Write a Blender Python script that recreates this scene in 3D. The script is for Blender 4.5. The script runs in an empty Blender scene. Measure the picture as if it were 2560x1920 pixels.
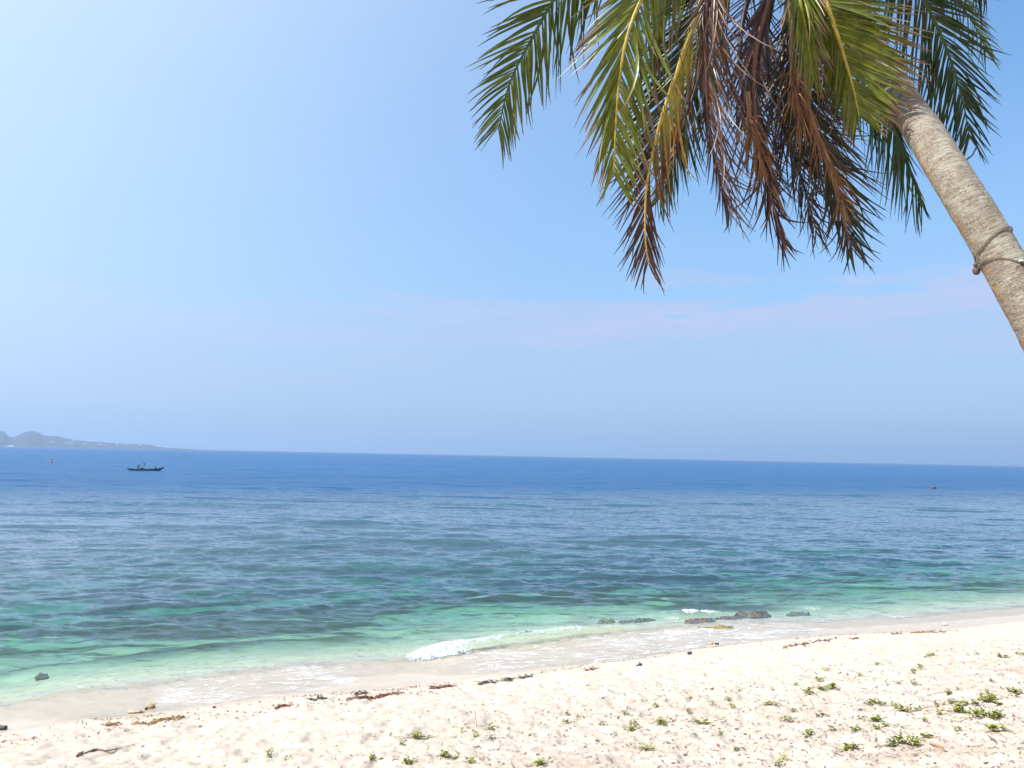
import bpy, bmesh, math, random
import numpy as np
from mathutils import Vector, Matrix

random.seed(11)
rng = np.random.default_rng(11)
S = bpy.context.scene
COL = S.collection

# ------------------------------------------------------------------ camera
W, H, F = 2560.0, 1920.0, 1930.0          # photograph pixels, focal length in pixels
CAMZ = 5.0                                 # metres above the sea
PITCH, ROLL = math.atan(178.5 / F), math.radians(1.14)
fwd = Vector((0, math.cos(PITCH), math.sin(PITCH)))
r0, u0 = Vector((1, 0, 0)), Vector((0, -math.sin(PITCH), math.cos(PITCH)))
rgt = r0 * math.cos(ROLL) + u0 * math.sin(ROLL)
upv = -r0 * math.sin(ROLL) + u0 * math.cos(ROLL)
CAM = Vector((0, 0, CAMZ))
cam = bpy.data.cameras.new('camera'); cam_o = bpy.data.objects.new('camera', cam); COL.objects.link(cam_o)
cam.sensor_width = 36.0; cam.lens = 36.0 * F / W; cam.clip_start = 0.05; cam.clip_end = 90000
m = Matrix((rgt, upv, -fwd)).transposed().to_4x4(); m.translation = CAM
cam_o.matrix_world = m
S.camera = cam_o

# ------------------------------------------------------------------ sky, sun, exposure
SUN_EL, SUN_AZ = math.radians(53), math.radians(-111)      # azimuth from +Y, clockwise positive
sun_dir = Vector((math.sin(SUN_AZ) * math.cos(SUN_EL), math.cos(SUN_AZ) * math.cos(SUN_EL), math.sin(SUN_EL)))
world = bpy.data.worlds.new('World'); S.world = world; world.use_nodes = True
SKY_STRENGTH = 0.080
SUN_STRENGTH = 4.2
EXPOSURE = 0.88
wn, wl = world.node_tree.nodes, world.node_tree.links
for n in list(wn): wn.remove(n)
wo = wn.new('ShaderNodeOutputWorld'); bg = wn.new('ShaderNodeBackground'); bg.inputs[1].default_value = SKY_STRENGTH
sky = wn.new('ShaderNodeTexSky'); sky.sky_type = 'NISHITA'; sky.sun_disc = False
sky.sun_elevation = SUN_EL; sky.sun_rotation = SUN_AZ
sky.air_density = 1.0; sky.dust_density = 1.6; sky.ozone_density = 1.4; sky.altitude = 0
tc = wn.new('ShaderNodeTexCoord'); sp = wn.new('ShaderNodeSeparateXYZ'); wl.new(tc.outputs['Generated'], sp.inputs[0])
# thin high haze sheet low over the horizon: same at every azimuth, with a ragged upper edge
mp = wn.new('ShaderNodeMapping'); mp.inputs['Scale'].default_value = (2.2, 2.2, 16.0); wl.new(tc.outputs['Generated'], mp.inputs[0])
nz = wn.new('ShaderNodeTexNoise'); nz.inputs['Scale'].default_value = 1.6; nz.inputs['Detail'].default_value = 7; nz.inputs['Roughness'].default_value = 0.6
wl.new(mp.outputs[0], nz.inputs['Vector'])
def wmath(op, a, b=None, c=None):
    n = wn.new('ShaderNodeMath'); n.operation = op
    for i, v in enumerate((a, b, c)):
        if v is None: continue
        if isinstance(v, (int, float)): n.inputs[i].default_value = v
        else: wl.new(v, n.inputs[i])
    return n.outputs[0]
def wmap(v, a, b, c, d, smooth=True):
    n = wn.new('ShaderNodeMapRange'); n.interpolation_type = 'SMOOTHSTEP' if smooth else 'LINEAR'
    wl.new(v, n.inputs[0])
    for i, q in enumerate((a, b, c, d)): n.inputs[i + 1].default_value = q
    return n.outputs[0]
zc = wmath('ADD', wmath('SUBTRACT', sp.outputs[2], wmath('MULTIPLY', sp.outputs[0], 0.035)), wmath('MULTIPLY', wmath('SUBTRACT', nz.outputs[0], 0.5), 0.20))
sheet = wmap(zc, 0.150, 0.210, 0.30, 0.0)                    # the cloud sheet and its edge
veil = wmap(sp.outputs[2], -0.05, 0.60, 0.80, 0.0)           # general humidity, thinning upwards
dotn = wn.new('ShaderNodeVectorMath'); dotn.operation = 'DOT_PRODUCT'; wl.new(tc.outputs['Generated'], dotn.inputs[0]); dotn.inputs[1].default_value = sun_dir
aur = wmap(dotn.outputs['Value'], -0.15, 1.0, 0.0, 0.92)     # bright hazy air round the sun
def wmix(f, a, b, blend='MIX'):
    n = wn.new('ShaderNodeMix'); n.data_type = 'RGBA'; n.blend_type = blend
    for k, v in ((0, f), (6, a), (7, b)):
        if isinstance(v, (int, float, tuple)): n.inputs[k].default_value = v
        else: wl.new(v, n.inputs[k])
    return n.outputs[2]
blue = wmix(1.0, sky.outputs[0], (0.86, 1.38, 1.66, 1), 'MULTIPLY')
c1 = wmix(veil, blue, (3.0, 4.15, 5.7, 1))
c2 = wmix(sheet, c1, (3.65, 4.0, 5.75, 1))
wisp = wmath('MULTIPLY', wmath('MULTIPLY', wmap(zc, 0.10, 0.185, 0.0, 1.0), wmap(zc, 0.188, 0.206, 0.46, 0.0)), wmath('MULTIPLY', wmap(nz.outputs[0], 0.35, 0.6, 0.35, 1.15), wmap(sp.outputs[0], -0.5, 0.15, 0.25, 1.0)))
c2 = wmix(wisp, c2, (4.6, 4.4, 5.9, 1))
c3 = wmix(aur, c2, (6.7, 7.45, 8.7, 1))
low = wmap(sp.outputs[2], -0.02, 0.07, 0.6, 0.0)
c4 = wmix(low, c3, (2.7, 3.35, 4.9, 1))
wl.new(c4, bg.inputs[0]); wl.new(bg.outputs[0], wo.inputs[0])

sun = bpy.data.lights.new('sun', 'SUN'); sun.energy = SUN_STRENGTH; sun.angle = math.radians(0.55); sun.color = (1.0, 0.955, 0.89)
sun_o = bpy.data.objects.new('sun', sun); COL.objects.link(sun_o)
sun_o.rotation_euler = sun_dir.to_track_quat('Z', 'Y').to_euler(); sun_o.location = sun_dir * 60
S.view_settings.view_transform = 'Standard'; S.view_settings.look = 'None'
S.view_settings.exposure = EXPOSURE; S.view_settings.gamma = 1.0; S.view_settings.use_curve_mapping = False
S.render.engine = 'CYCLES'
S.cycles.use_denoising = True
S.cycles.max_bounces = 5; S.cycles.diffuse_bounces = 2; S.cycles.glossy_bounces = 3; S.cycles.transmission_bounces = 4; S.cycles.transparent_max_bounces = 24; S.cycles.volume_bounces = 0
S.cycles.caustics_reflective = False; S.cycles.caustics_refractive = False
S.cycles.sample_clamp_indirect = 6

# ------------------------------------------------------------------ helpers: pixels, noise, meshes
def ray(px, py):
    return fwd + rgt * ((px - W / 2) / F) + upv * ((H / 2 - py) / F)
def at(px, py, depth):
    return CAM + ray(px, py) * depth
def on_z(px, py, z=0.0):
    d = ray(px, py); return CAM + d * ((z - CAMZ) / d.z)

def _hash(ix, iy, seed):
    h = (ix.astype(np.int64) * 374761393 + iy.astype(np.int64) * 668265263 + seed * 974634777) & 0xffffffff
    h = ((h ^ (h >> 13)) * 1274126177) & 0xffffffff
    h = ((h ^ (h >> 16)) * 2246822519) & 0xffffffff
    return ((h ^ (h >> 15)) & 0xffffff) / float(0xffffff)
def vnoise(x, y, seed=0):
    x, y = np.asarray(x, float), np.asarray(y, float)
    ix, iy = np.floor(x), np.floor(y); fx, fy = x - ix, y - iy
    fx = fx * fx * fx * (fx * (fx * 6 - 15) + 10); fy = fy * fy * fy * (fy * (fy * 6 - 15) + 10)
    a, b = _hash(ix, iy, seed), _hash(ix + 1, iy, seed)
    c, d = _hash(ix, iy + 1, seed), _hash(ix + 1, iy + 1, seed)
    return (a + (b - a) * fx) + ((c + (d - c) * fx) - (a + (b - a) * fx)) * fy
def fbm(x, y, seed=0, octv=4, gain=0.5):
    v, a, t = 0, 1.0, 0
    for i in range(octv):
        v = v + a * (vnoise(x * 2 ** i, y * 2 ** i, seed + i * 17) - 0.5); t += a; a *= gain
    return v / t * 2
def sstep(a, b, x):
    t = np.clip((np.asarray(x, float) - a) / (b - a), 0, 1); return t * t * (3 - 2 * t)

def link(name, me, mat=None, parent=None):
    o = bpy.data.objects.new(name, me); COL.objects.link(o)
    if mat is not None and me is not None and not me.materials: me.materials.append(mat)
    if parent is not None: o.parent = parent
    return o
def tag(o, label=None, cat=None, group=None, kind=None):
    if label: o['label'] = label
    if cat: o['category'] = cat
    if group: o['group'] = group
    if kind: o['kind'] = kind
    return o
def empty(name, loc=(0, 0, 0)):
    o = bpy.data.objects.new(name, None); o.location = loc; COL.objects.link(o); o.empty_display_size = 0.1; return o
def np_mesh(name, V, Q, smooth=True, attrs=None, cols=None):
    """V n x 3, Q m x k faces of one size"""
    V = np.asarray(V, np.float32); Q = np.asarray(Q, np.int32); k = Q.shape[1]
    me = bpy.data.meshes.new(name)
    me.vertices.add(len(V)); me.vertices.foreach_set('co', V.ravel())
    me.loops.add(Q.size); me.loops.foreach_set('vertex_index', Q.ravel())
    me.polygons.add(len(Q)); me.polygons.foreach_set('loop_start', np.arange(0, Q.size, k, dtype=np.int32))
    me.polygons.foreach_set('use_smooth', np.full(len(Q), smooth, bool))
    for a, v in (attrs or {}).items():
        at_ = me.attributes.new(a, 'FLOAT', 'POINT'); at_.data.foreach_set('value', np.asarray(v, np.float32).ravel())
    if cols is not None:
        c = np.ones((len(V), 4), np.float32); c[:, :3] = cols
        ca = me.attributes.new('tint', 'FLOAT_COLOR', 'POINT'); ca.data.foreach_set('color', c.ravel())
    me.update(calc_edges=True); me.validate()
    return me
def grid_mesh(name, X, Y, Z, keep=None, attrs=None, wrap=False):
    R, C = X.shape
    idx = np.arange(R * C).reshape(R, C)
    if wrap:
        nx = np.roll(idx, -1, axis=1); a, b, c, d = idx[:-1], nx[:-1], nx[1:], idx[1:]
    else:
        a, b, c, d = idx[:-1, :-1], idx[:-1, 1:], idx[1:, 1:], idx[1:, :-1]
    Q = np.stack([a, b, c, d], -1).reshape(-1, 4)
    V = np.stack([X, Y, Z], -1).reshape(-1, 3)
    attrs = {k: np.asarray(v).ravel() for k, v in (attrs or {}).items()}
    if keep is not None:
        kf = keep.ravel()[Q].any(axis=1); Q = Q[kf]
        used = np.zeros(len(V), bool); used[Q.ravel()] = True
        new = np.cumsum(used) - 1; Q = new[Q]; V = V[used]; attrs = {k: v[used] for k, v in attrs.items()}
    e1, e2 = V[Q[0][1]] - V[Q[0][0]], V[Q[0][2]] - V[Q[0][0]]
    if np.cross(e1, e2)[2] < 0: Q = Q[:, ::-1]
    return np_mesh(name, V, Q, True, attrs)
def tube_arrays(P, R, nseg=8, caps=True):
    """swept tube along points P with radii R -> verts, quads"""
    P = [Vector(p) for p in P]; n = len(P)
    T = [(P[min(i + 1, n - 1)] - P[max(i - 1, 0)]).normalized() for i in range(n)]
    ref = Vector((0, 0, 1)) if abs(T[0].z) < 0.9 else Vector((1, 0, 0))
    A = (ref - T[0] * ref.dot(T[0])).normalized(); V = []
    for i in range(n):
        A = (A - T[i] * A.dot(T[i])).normalized(); B = T[i].cross(A)
        for j in range(nseg):
            a = 2 * math.pi * j / nseg; V.append(P[i] + (A * math.cos(a) + B * math.sin(a)) * R[i])
    Q = [(i * nseg + j, i * nseg + (j + 1) % nseg, (i + 1) * nseg + (j + 1) % nseg, (i + 1) * nseg + j) for i in range(n - 1) for j in range(nseg)]
    if caps:
        for i, fl in ((0, 1), (n - 1, 0)):
            V.append(P[i]); c = len(V) - 1
            for j in range(nseg):
                a, b = i * nseg + j, i * nseg + (j + 1) % nseg
                Q.append((c, b, a, a) if fl else (c, a, b, b))
    return [tuple(v) for v in V], Q
def pyd(name, V, Fc, smooth=True):
    Fc = [tuple(dict.fromkeys(f)) for f in Fc]
    me = bpy.data.meshes.new(name); me.from_pydata([tuple(v) for v in V], [], Fc); me.update()
    me.polygons.foreach_set('use_smooth', [smooth] * len(me.polygons)); me.validate(); return me
class MB:
    def __init__(s): s.V, s.F = [], []
    def add(s, V, Fc): b = len(s.V); s.V += [tuple(v) for v in V]; s.F += [tuple(i + b for i in f) for f in Fc]; return s
    def tube(s, P, R, n=6): return s.add(*tube_arrays(P, R, n))
    def build(s, name, mat, parent=None, smooth=True): return link(name, pyd(name, s.V, s.F, smooth), mat, parent)
def catmull(P, n):
    P = [np.array(p, float) for p in P]; P = [2 * P[0] - P[1]] + P + [2 * P[-1] - P[-2]]; out = []
    m_ = len(P) - 3
    for k in range(n + 1):
        u = k / n * m_; i = min(int(u), m_ - 1); t = u - i
        a, b, c, d = P[i:i + 4]
        out.append(0.5 * ((2 * b) + (c - a) * t + (2 * a - 5 * b + 4 * c - d) * t * t + (3 * b - a - 3 * c + d) * t ** 3))
    return out
def even(P, n):
    """resample a polyline evenly by arc length"""
    P = np.array(P, float); L = np.r_[0, np.cumsum(np.linalg.norm(np.diff(P, axis=0), axis=1))]
    q = np.linspace(0, L[-1], n + 1); return np.stack([np.interp(q, L, P[:, i]) for i in range(P.shape[1])], 1), L[-1]
_bm = bmesh.new(); bmesh.ops.create_icosphere(_bm, subdivisions=1, radius=1); ICO_V = np.array([v.co[:] for v in _bm.verts]); ICO_F = np.array([[v.index for v in f.verts] for f in _bm.faces]); _bm.free()
_bm = bmesh.new(); bmesh.ops.create_icosphere(_bm, subdivisions=4, radius=1); ICO4_V = np.array([v.co[:] for v in _bm.verts]); ICO4_F = np.array([[v.index for v in f.verts] for f in _bm.faces]); _bm.free()
_bm = bmesh.new(); bmesh.ops.create_icosphere(_bm, subdivisions=2, radius=1); ICO2_V = np.array([v.co[:] for v in _bm.verts]); ICO2_F = np.array([[v.index for v in f.verts] for f in _bm.faces]); _bm.free()

# ------------------------------------------------------------------ helpers: materials
class NT:
    def __init__(s, name):
        s.m = bpy.data.materials.new(name); s.m.use_nodes = True
        s.t = s.m.node_tree; s.n = s.t.nodes; s.l = s.t.links; s.n.clear()
        s.out = s.n.new('ShaderNodeOutputMaterial')
    def put(s, sock, v):
        if v is None: return
        if hasattr(v, 'is_linked'): s.l.new(v, sock)
        elif isinstance(v, (tuple, list)) and sock.type == 'RGBA' and len(v) == 3: sock.default_value = (*v, 1)
        else: sock.default_value = v
    def node(s, typ, outp=0, props=None, **kw):
        n = s.n.new('ShaderNode' + typ)
        for k, v in (props or {}).items(): setattr(n, k, v)
        for k, v in kw.items():
            key = k.replace('_', ' ')
            s.put(n.inputs[int(k[1:])] if k[0] == 'i' and k[1:].isdigit() else n.inputs[key], v)
        return n.outputs[outp]
    def math(s, op, a, b=0.0, c=0.0, clamp=False): return s.node('Math', 0, {'operation': op, 'use_clamp': clamp}, i0=a, i1=b, i2=c)
    def vmath(s, op, a, b=None, scale=None):
        n = s.n.new('ShaderNodeVectorMath'); n.operation = op; s.put(n.inputs[0], a)
        if b is not None: s.put(n.inputs[1], b)
        if scale is not None: s.put(n.inputs['Scale'], scale)
        return n.outputs[0]
    def rng(s, v, a, b, c=0.0, d=1.0, smooth=True):
        return s.node('MapRange', 0, {'interpolation_type': 'SMOOTHSTEP' if smooth else 'LINEAR'}, i0=v, i1=a, i2=b, i3=c, i4=d)
    def mix(s, f, a, b, blend='MIX'): 
        n = s.n.new('ShaderNodeMix'); n.data_type = 'RGBA'; n.blend_type = blend
        s.put(n.inputs[0], f); s.put(n.inputs[6], a); s.put(n.inputs[7], b); return n.outputs[2]
    def attr(s, name, outp='Fac'):
        n = s.n.new('ShaderNodeAttribute'); n.attribute_name = name; return n.outputs[outp]
    def pos(s): return s.node('NewGeometry', 'Position')
    def obj(s): return s.node('TexCoord', 'Object')
    def noise(s, vec, scale, detail=4, rough=0.5, outp=0, dist=0.0):
        return s.node('TexNoise', outp, Vector=vec, Scale=scale, Detail=detail, Roughness=rough, Distortion=dist)
    def scale(s, vec, sc): return s.node('Mapping', 0, Vector=vec, Scale=sc)
    def bump(s, h, strength=0.3, dist=0.02, normal=None):
        return s.node('Bump', 0, Strength=strength, Distance=dist, Height=h, **({'Normal': normal} if normal else {}))
    def bsdf(s, col, rough=0.6, normal=None, spec=0.5, metal=0.0, **kw):
        return s.node('BsdfPrincipled', 0, Base_Color=col, Roughness=rough, Metallic=metal, Specular_IOR_Level=spec, Normal=normal, **kw)
    def mixs(s, f, a, b):
        n = s.n.new('ShaderNodeMixShader'); s.put(n.inputs[0], f); s.l.new(a, n.inputs[1]); s.l.new(b, n.inputs[2]); return n.outputs[0]
    def end(s, sh, disp=None): s.l.new(sh, s.out.inputs[0]); return s.m
def plain(name, col, rough=0.6, var=0.25, scale=6.0, bump=0.2, spec=0.4):
    t = NT(name); o = t.obj(); n = t.noise(o, scale, 5, 0.6)
    c = t.mix(n, tuple(x * (1 - var) for x in col), tuple(min(1, x * (1 + var)) for x in col))
    return t.end(t.bsdf(c, rough, t.bump(n, bump, 0.02), spec))

# ------------------------------------------------------------------ shore geometry (from the photographed waterline)
WATER_PX = [(0, 1769), (190, 1728), (411, 1709), (700, 1668), (916, 1658), (1030, 1649), (1200, 1626), (1516, 1584), (1690, 1568), (1860, 1556), (2081, 1553), (2271, 1542), (2560, 1517)]
DRY_PX = [(0, 1835), (221, 1804), (475, 1782), (700, 1752), (916, 1734), (1075, 1715), (1300, 1690), (1421, 1675), (1611, 1653), (1738, 1634), (1900, 1616), (2113, 1592), (2271, 1579), (2398, 1571), (2560, 1552)]
wp = np.array([on_z(*p)[:2] for p in WATER_PX])
ALPHA = math.atan2(wp[-1][1] - wp[0][1], wp[-1][0] - wp[0][0])
et, en = np.array([math.cos(ALPHA), math.sin(ALPHA)]), np.array([math.sin(ALPHA), -math.cos(ALPHA)])
wt, wnn = wp @ et, wp @ en
dp = np.array([on_z(*p, 0.22)[:2] for p in DRY_PX]); dt, dn = dp @ et, dp @ en
def smooth_tab(t, n, k=9):
    tt = np.linspace(t[0] - 6, t[-1] + 6, 300); v = np.interp(tt, t, n)
    ker = np.hanning(k + 2)[1:-1]; ker /= ker.sum()
    return tt, np.convolve(np.pad(v, k // 2, 'edge'), ker, 'valid')
W_T, W_N = smooth_tab(wt, wnn, 13)
D_T, D_N = smooth_tab(dt, dn, 9)
def ts_of(x, y):
    t = x * et[0] + y * et[1]; n = x * en[0] + y * en[1]
    return t, n - np.interp(t, W_T, W_N)
def dry_s(t): return np.interp(t, D_T, D_N) - np.interp(t, W_T, W_N)
def xy_of(t, s):
    n = s + np.interp(t, W_T, W_N); return t * et[0] + n * en[0], t * et[1] + n * en[1]
PS = [-4000, -400, -120, -50, -25, -14, -8, -4, -2, 0, 1.5, 3, 5, 8, 12, 16, 20, 26, 40, 90]
PZ = [-30, -14, -6.5, -3.6, -2.3, -1.55, -1.0, -0.52, -0.24, 0, 0.10, 0.24, 0.56, 1.05, 1.75, 2.5, 3.25, 3.7, 4.2, 5.5]
_ss = np.linspace(-60, 60, 2401); _zz = np.interp(_ss, PS, PZ); _k = np.hanning(35); _k /= _k.sum(); _zz[20:-20] = np.convolve(np.pad(_zz, 17, 'edge'), _k, 'valid')[20:-20]
def z_profile(s): return np.where(np.abs(s) < 59, np.interp(s, _ss, _zz), np.interp(s, PS, PZ))
def ground_z(x, y, fine=True):
    x, y = np.asarray(x, float), np.asarray(y, float)
    t, s = ts_of(x, y); z = z_profile(s); dd = dry_s(t)
    dry = sstep(-0.1, 1.6, s - dd)
    z = z + 0.05 * np.exp(-((s - dd - 0.5) / 0.7) ** 2) + dry * 0.10 * fbm(x * 0.23, y * 0.23, 5, 2)
    if fine:
        f1 = vnoise(x * 3.1 + 0.8 * vnoise(x, y, 3), y * 3.1, 21); f2 = vnoise(x * 6.3, y * 6.3, 33)
        foot = -0.042 * sstep(0.55, 0.85, f1) + 0.02 * sstep(0.6, 0.25, f1) - 0.028 * sstep(0.5, 0.9, f2)
        z = z + dry * (foot + 0.030 * fbm(x * 9, y * 9, 41, 3) + 0.018 * fbm(x * 4.5, y * 4.5, 43, 2)) * np.clip(1.1 - np.hypot(x, y) / 70, 0, 1)
        wetz = (1 - dry) * sstep(-6, 0, s)
        z = z + wetz * 0.012 * fbm(x * 2.2, y * 2.2, 51, 3)
        z = z + sstep(-1.0, -5, s) * 0.14 * fbm(x * 0.6, y * 0.6, 61, 3) * sstep(-300, -60, s)
    return z
_steps = np.arange(1.0, 90.0, 0.05)
def on_ground(px, py, dz=0.0):
    d = ray(px, py); lo, hi = 1.0, 90.0; q = _steps
    for k in range(3):                      # coarse march, then two refinements
        h = CAMZ + d.z * q - ground_z(d.x * q, d.y * q) - dz
        i = int(np.argmax(h <= 0)); i = max(i, 1)
        q = np.linspace(q[i - 1], q[i], 40)
    return CAM + d * float(q[-1])
def gpt(x, y, dz=0.0): return Vector((x, y, float(ground_z(x, y)) + dz))

# ------------------------------------------------------------------ beach
def sand_material():
    t = NT('coral_sand'); p = t.pos()
    wet, under, litter = t.attr('wet'), t.attr('under'), t.attr('litter')
    n1 = t.noise(p, 3.0, 5, 0.6); n2 = t.noise(p, 40.0, 4, 0.7); n3 = t.noise(p, 220.0, 3, 0.7)
    c = t.mix(t.rng(n1, 0.35, 0.7), (0.495, 0.418, 0.342), (0.585, 0.51, 0.43))
    c = t.mix(t.rng(n2, 0.45, 0.75, 0, 0.5), c, (0.37, 0.29, 0.21))
    # shell and coral crumbs, bits of leaf mould in the sand itself
    v = t.node('TexVoronoi', 'Color', {'feature': 'F1'}, Vector=p, Scale=30.0)
    vd = t.node('TexVoronoi', 'Distance', {'feature': 'F1'}, Vector=p, Scale=30.0)
    sv = t.node('SeparateXYZ', 0, Vector=v)
    speck = t.math('MULTIPLY', t.rng(sv, 0.80, 0.83), t.rng(vd, 0.32, 0.20))
    c = t.mix(t.math('MULTIPLY', speck, t.rng(litter, 0, 1, 0.10, 0.75)), c, (0.20, 0.145, 0.115))
    sv2 = t.node('SeparateXYZ', 1, Vector=v)
    c = t.mix(t.math('MULTIPLY', t.math('MULTIPLY', t.rng(sv2, 0.88, 0.90), t.rng(vd, 0.3, 0.2)), 0.7), c, (0.74, 0.70, 0.65))
    big = t.noise(p, 0.55, 4, 0.6)
    c = t.mix(t.math('MULTIPLY', t.rng(big, 0.48, 0.72), t.math('MULTIPLY', litter, 0.5)), c, (0.34, 0.25, 0.175))
    cw = t.mix(t.rng(n1, 0.3, 0.75), (0.44, 0.36, 0.275), (0.50, 0.42, 0.33))
    c = t.mix(wet, c, cw)
    # reef, weed and rubble on the bottom
    ps = t.scale(p, (0.055, 0.11, 0.11))
    rn = t.noise(ps, 1.7, 6, 0.66, dist=0.9); rn2 = t.noise(ps, 9.0, 4, 0.65)
    reef = t.math('ADD', rn, t.math('MULTIPLY', t.math('SUBTRACT', rn2, 0.5), 0.35))
    reefm = t.math('MULTIPLY', t.rng(reef, 0.44, 0.52), t.attr('reef'))
    cr = t.mix(t.rng(rn2, 0.35, 0.65), (0.016, 0.026, 0.040), (0.05, 0.065, 0.062))
    cu = t.mix(t.rng(n1, 0.3, 0.7), (0.50, 0.47, 0.35), (0.62, 0.59, 0.46))
    c = t.mix(under, c, t.mix(reefm, cu, cr))
    # stones and weed fragments rolling in the first metres of water
    v2 = t.node('TexVoronoi', 'Distance', {'feature': 'F1'}, Vector=p, Scale=7.0)
    v2c = t.node('SeparateXYZ', 0, Vector=t.node('TexVoronoi', 'Color', {'feature': 'F1'}, Vector=p, Scale=7.0))
    peb = t.math('MULTIPLY', t.math('MULTIPLY', t.rng(v2c, 0.55, 0.6), t.rng(v2, 0.36, 0.18)), t.attr('rubble'))
    c = t.mix(t.math('MULTIPLY', peb, 0.8), c, (0.12, 0.12, 0.05))
    h = t.math('ADD', t.math('MULTIPLY', n2, 0.7), t.math('MULTIPLY', n3, 0.3))
    bs = t.bump(h, t.rng(wet, 0, 1, 0.85, 0.12), 0.025)
    rough = t.rng(wet, 0.2, 1.0, 0.92, 0.30)
    return t.end(t.bsdf(c, rough, bs, t.rng(wet, 0, 1, 0.12, 0.5)))
SAND = sand_material()
ang = np.unique(np.r_[np.linspace(-180, -48, 26), np.linspace(-48, 48, 780), np.linspace(48, 180, 26)[:-1]]); ang = np.radians(ang[(ang >= -180) & (ang < 180)])
rad = np.r_[np.linspace(0.2, 7.4, 26)[:-1], np.geomspace(7.4, 34, 430)[:-1], np.geomspace(34, 160, 150)[:-1], np.geomspace(160, 4000, 24)]
A, R_ = np.meshgrid(ang, rad); X, Y = R_ * np.sin(A), R_ * np.cos(A)
T_, S_ = ts_of(X, Y); Z = ground_z(X, Y); DD = dry_s(T_)
edge_n = 0.28 * fbm(X * 1.3, Y * 1.3, 71, 3)
wet_a = sstep(0.45, -0.1, S_ - DD + edge_n * 0.5)
under_a = sstep(0.1, -0.9, S_)
reef_a = sstep(-3.8, -6.6, S_ + 1.6 * fbm(X * 0.25, Y * 0.25, 77, 3))
rubble_a = sstep(-5, -2.5, S_) * sstep(0.9, 0.1, S_)
litter_a = sstep(2.0, 7.0, S_ - DD + 2.5 * fbm(X * 0.2, Y * 0.2, 81, 3)) * sstep(-6, 4, X) 
beach = link('beach', grid_mesh('beach', X, Y, Z, None, dict(wet=wet_a, under=under_a, reef=reef_a, rubble=rubble_a, litter=litter_a), wrap=True), SAND)
tag(beach, 'pale coral sand beach sloping down to the clear shallow sea', None, None, 'structure')

# ------------------------------------------------------------------ sea
CREST_PX = [(1010, 1640), (1040, 1632), (1110, 1622), (1195, 1611), (1260, 1600), (1330, 1591), (1420, 1580), (1500, 1571), (1590, 1561)]
crest = np.array([on_z(*p, 0.1)[:2] for p in CREST_PX]); crest_t, crest_s = ts_of(crest[:, 0], crest[:, 1])
SWELLS = [  # px of the crest centre, half length m, height m
    (1110, 1362, 6.0, 0.30), (600, 1383, 5.0, 0.24), (890, 1312, 5.5, 0.24), (500, 1322, 5.0, 0.2), (980, 1426, 5.0, 0.2), (1500, 1440, 5, 0.12),
    (620, 1490, 4, 0.12), (150, 1332, 5.0, 0.2), (1330, 1390, 5, 0.16), (1700, 1345, 6, 0.14), (2100, 1400, 5, 0.12), (300, 1450, 4, 0.13), (2350, 1330, 6, 0.13), (760, 1350, 4, 0.14),
    (1250, 1265, 9, 0.22), (350, 1262, 9, 0.22), (1900, 1262, 9, 0.2), (800, 1225, 12, 0.25), (1550, 1222, 12, 0.22), (2200, 1240, 10, 0.2)]
def sea_z(x, y, step):
    t, s = ts_of(x, y); z = np.zeros_like(x); lost = np.zeros_like(x)
    rr = np.random.default_rng(5)
    calm = sstep(0.6, -7, s) * 0.86 + 0.14
    NW = 64
    lam = np.geomspace(0.24, 8.0, NW)
    for i in range(NW):
        th = -math.pi / 2 + rr.normal(0, 0.42); k = 2 * math.pi / lam[i]
        ak = 0.050 * (1.0 if lam[i] < 1.6 else (1.2 / lam[i]) ** 0.85); a = ak / k
        fade = np.clip(lam[i] / (2.6 * step) - 1, 0, 1)
        gp = 0.55 + 0.9 * vnoise(x / (lam[i] * 5) + i * 3.3, y / (lam[i] * 5), 100 + i)    # wave groups
        ph = k * (math.cos(th) * x + math.sin(th) * y) + rr.uniform(0, 6.28)
        sn = np.sin(ph); z += a * gp * fade * calm * (sn + 0.22 * np.cos(2 * ph))
        lost += (1 - fade * 1.0) * ak * ak / 2
    for (px, py, hl, hgt) in SWELLS:
        c = on_z(px, py); dx = x - c.x; dy = (y - c.y) + 0.02 * dx * dx / hl * np.sign(math.sin(px)) + 0.5 * (vnoise(x * 0.35, x * 0 + px, 9) - 0.5)
        pr = np.where(dy < 0, np.exp(-(dy / 0.50) ** 2), np.exp(-(dy / 1.7) ** 2))
        z += 1.15 * hgt * pr * np.exp(-(dx / hl) ** 2)
    # the little breaker on the beach
    cs = np.interp(t, crest_t, crest_s); amp = 0.20 * sstep(crest_t[0] - 0.5, crest_t[0] + 1.2, t) * sstep(crest_t[-1] + 2, crest_t[-1] - 3, t)
    d = s - cs
    z += amp * np.where(d > 0, np.exp(-(d / 0.30) ** 2), np.exp(-(d / 1.5) ** 2))
    return z, np.sqrt(lost)
phi = np.radians(np.linspace(-56, 56, 800))
th = np.r_[np.linspace(0.36, 0.0016, 520), np.geomspace(0.0016, 0.00018, 24)[1:]]
rs = CAMZ / np.tan(th)
PHI, RS = np.meshgrid(phi, rs); X, Y = RS * np.sin(PHI), RS * np.cos(PHI)
STEP = np.maximum(RS * (phi[1] - phi[0]), np.gradient(rs)[:, None] * np.ones_like(X))
Zs, LOST = sea_z(X, Y, STEP)
T_, S_ = ts_of(X, Y); Zb = ground_z(X, Y, True)
depth = np.clip(-z_profile(S_) , 0, 40) + 0.4 * np.clip(Zs, 0, 1)
keep = (S_ < 1.0)
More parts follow.
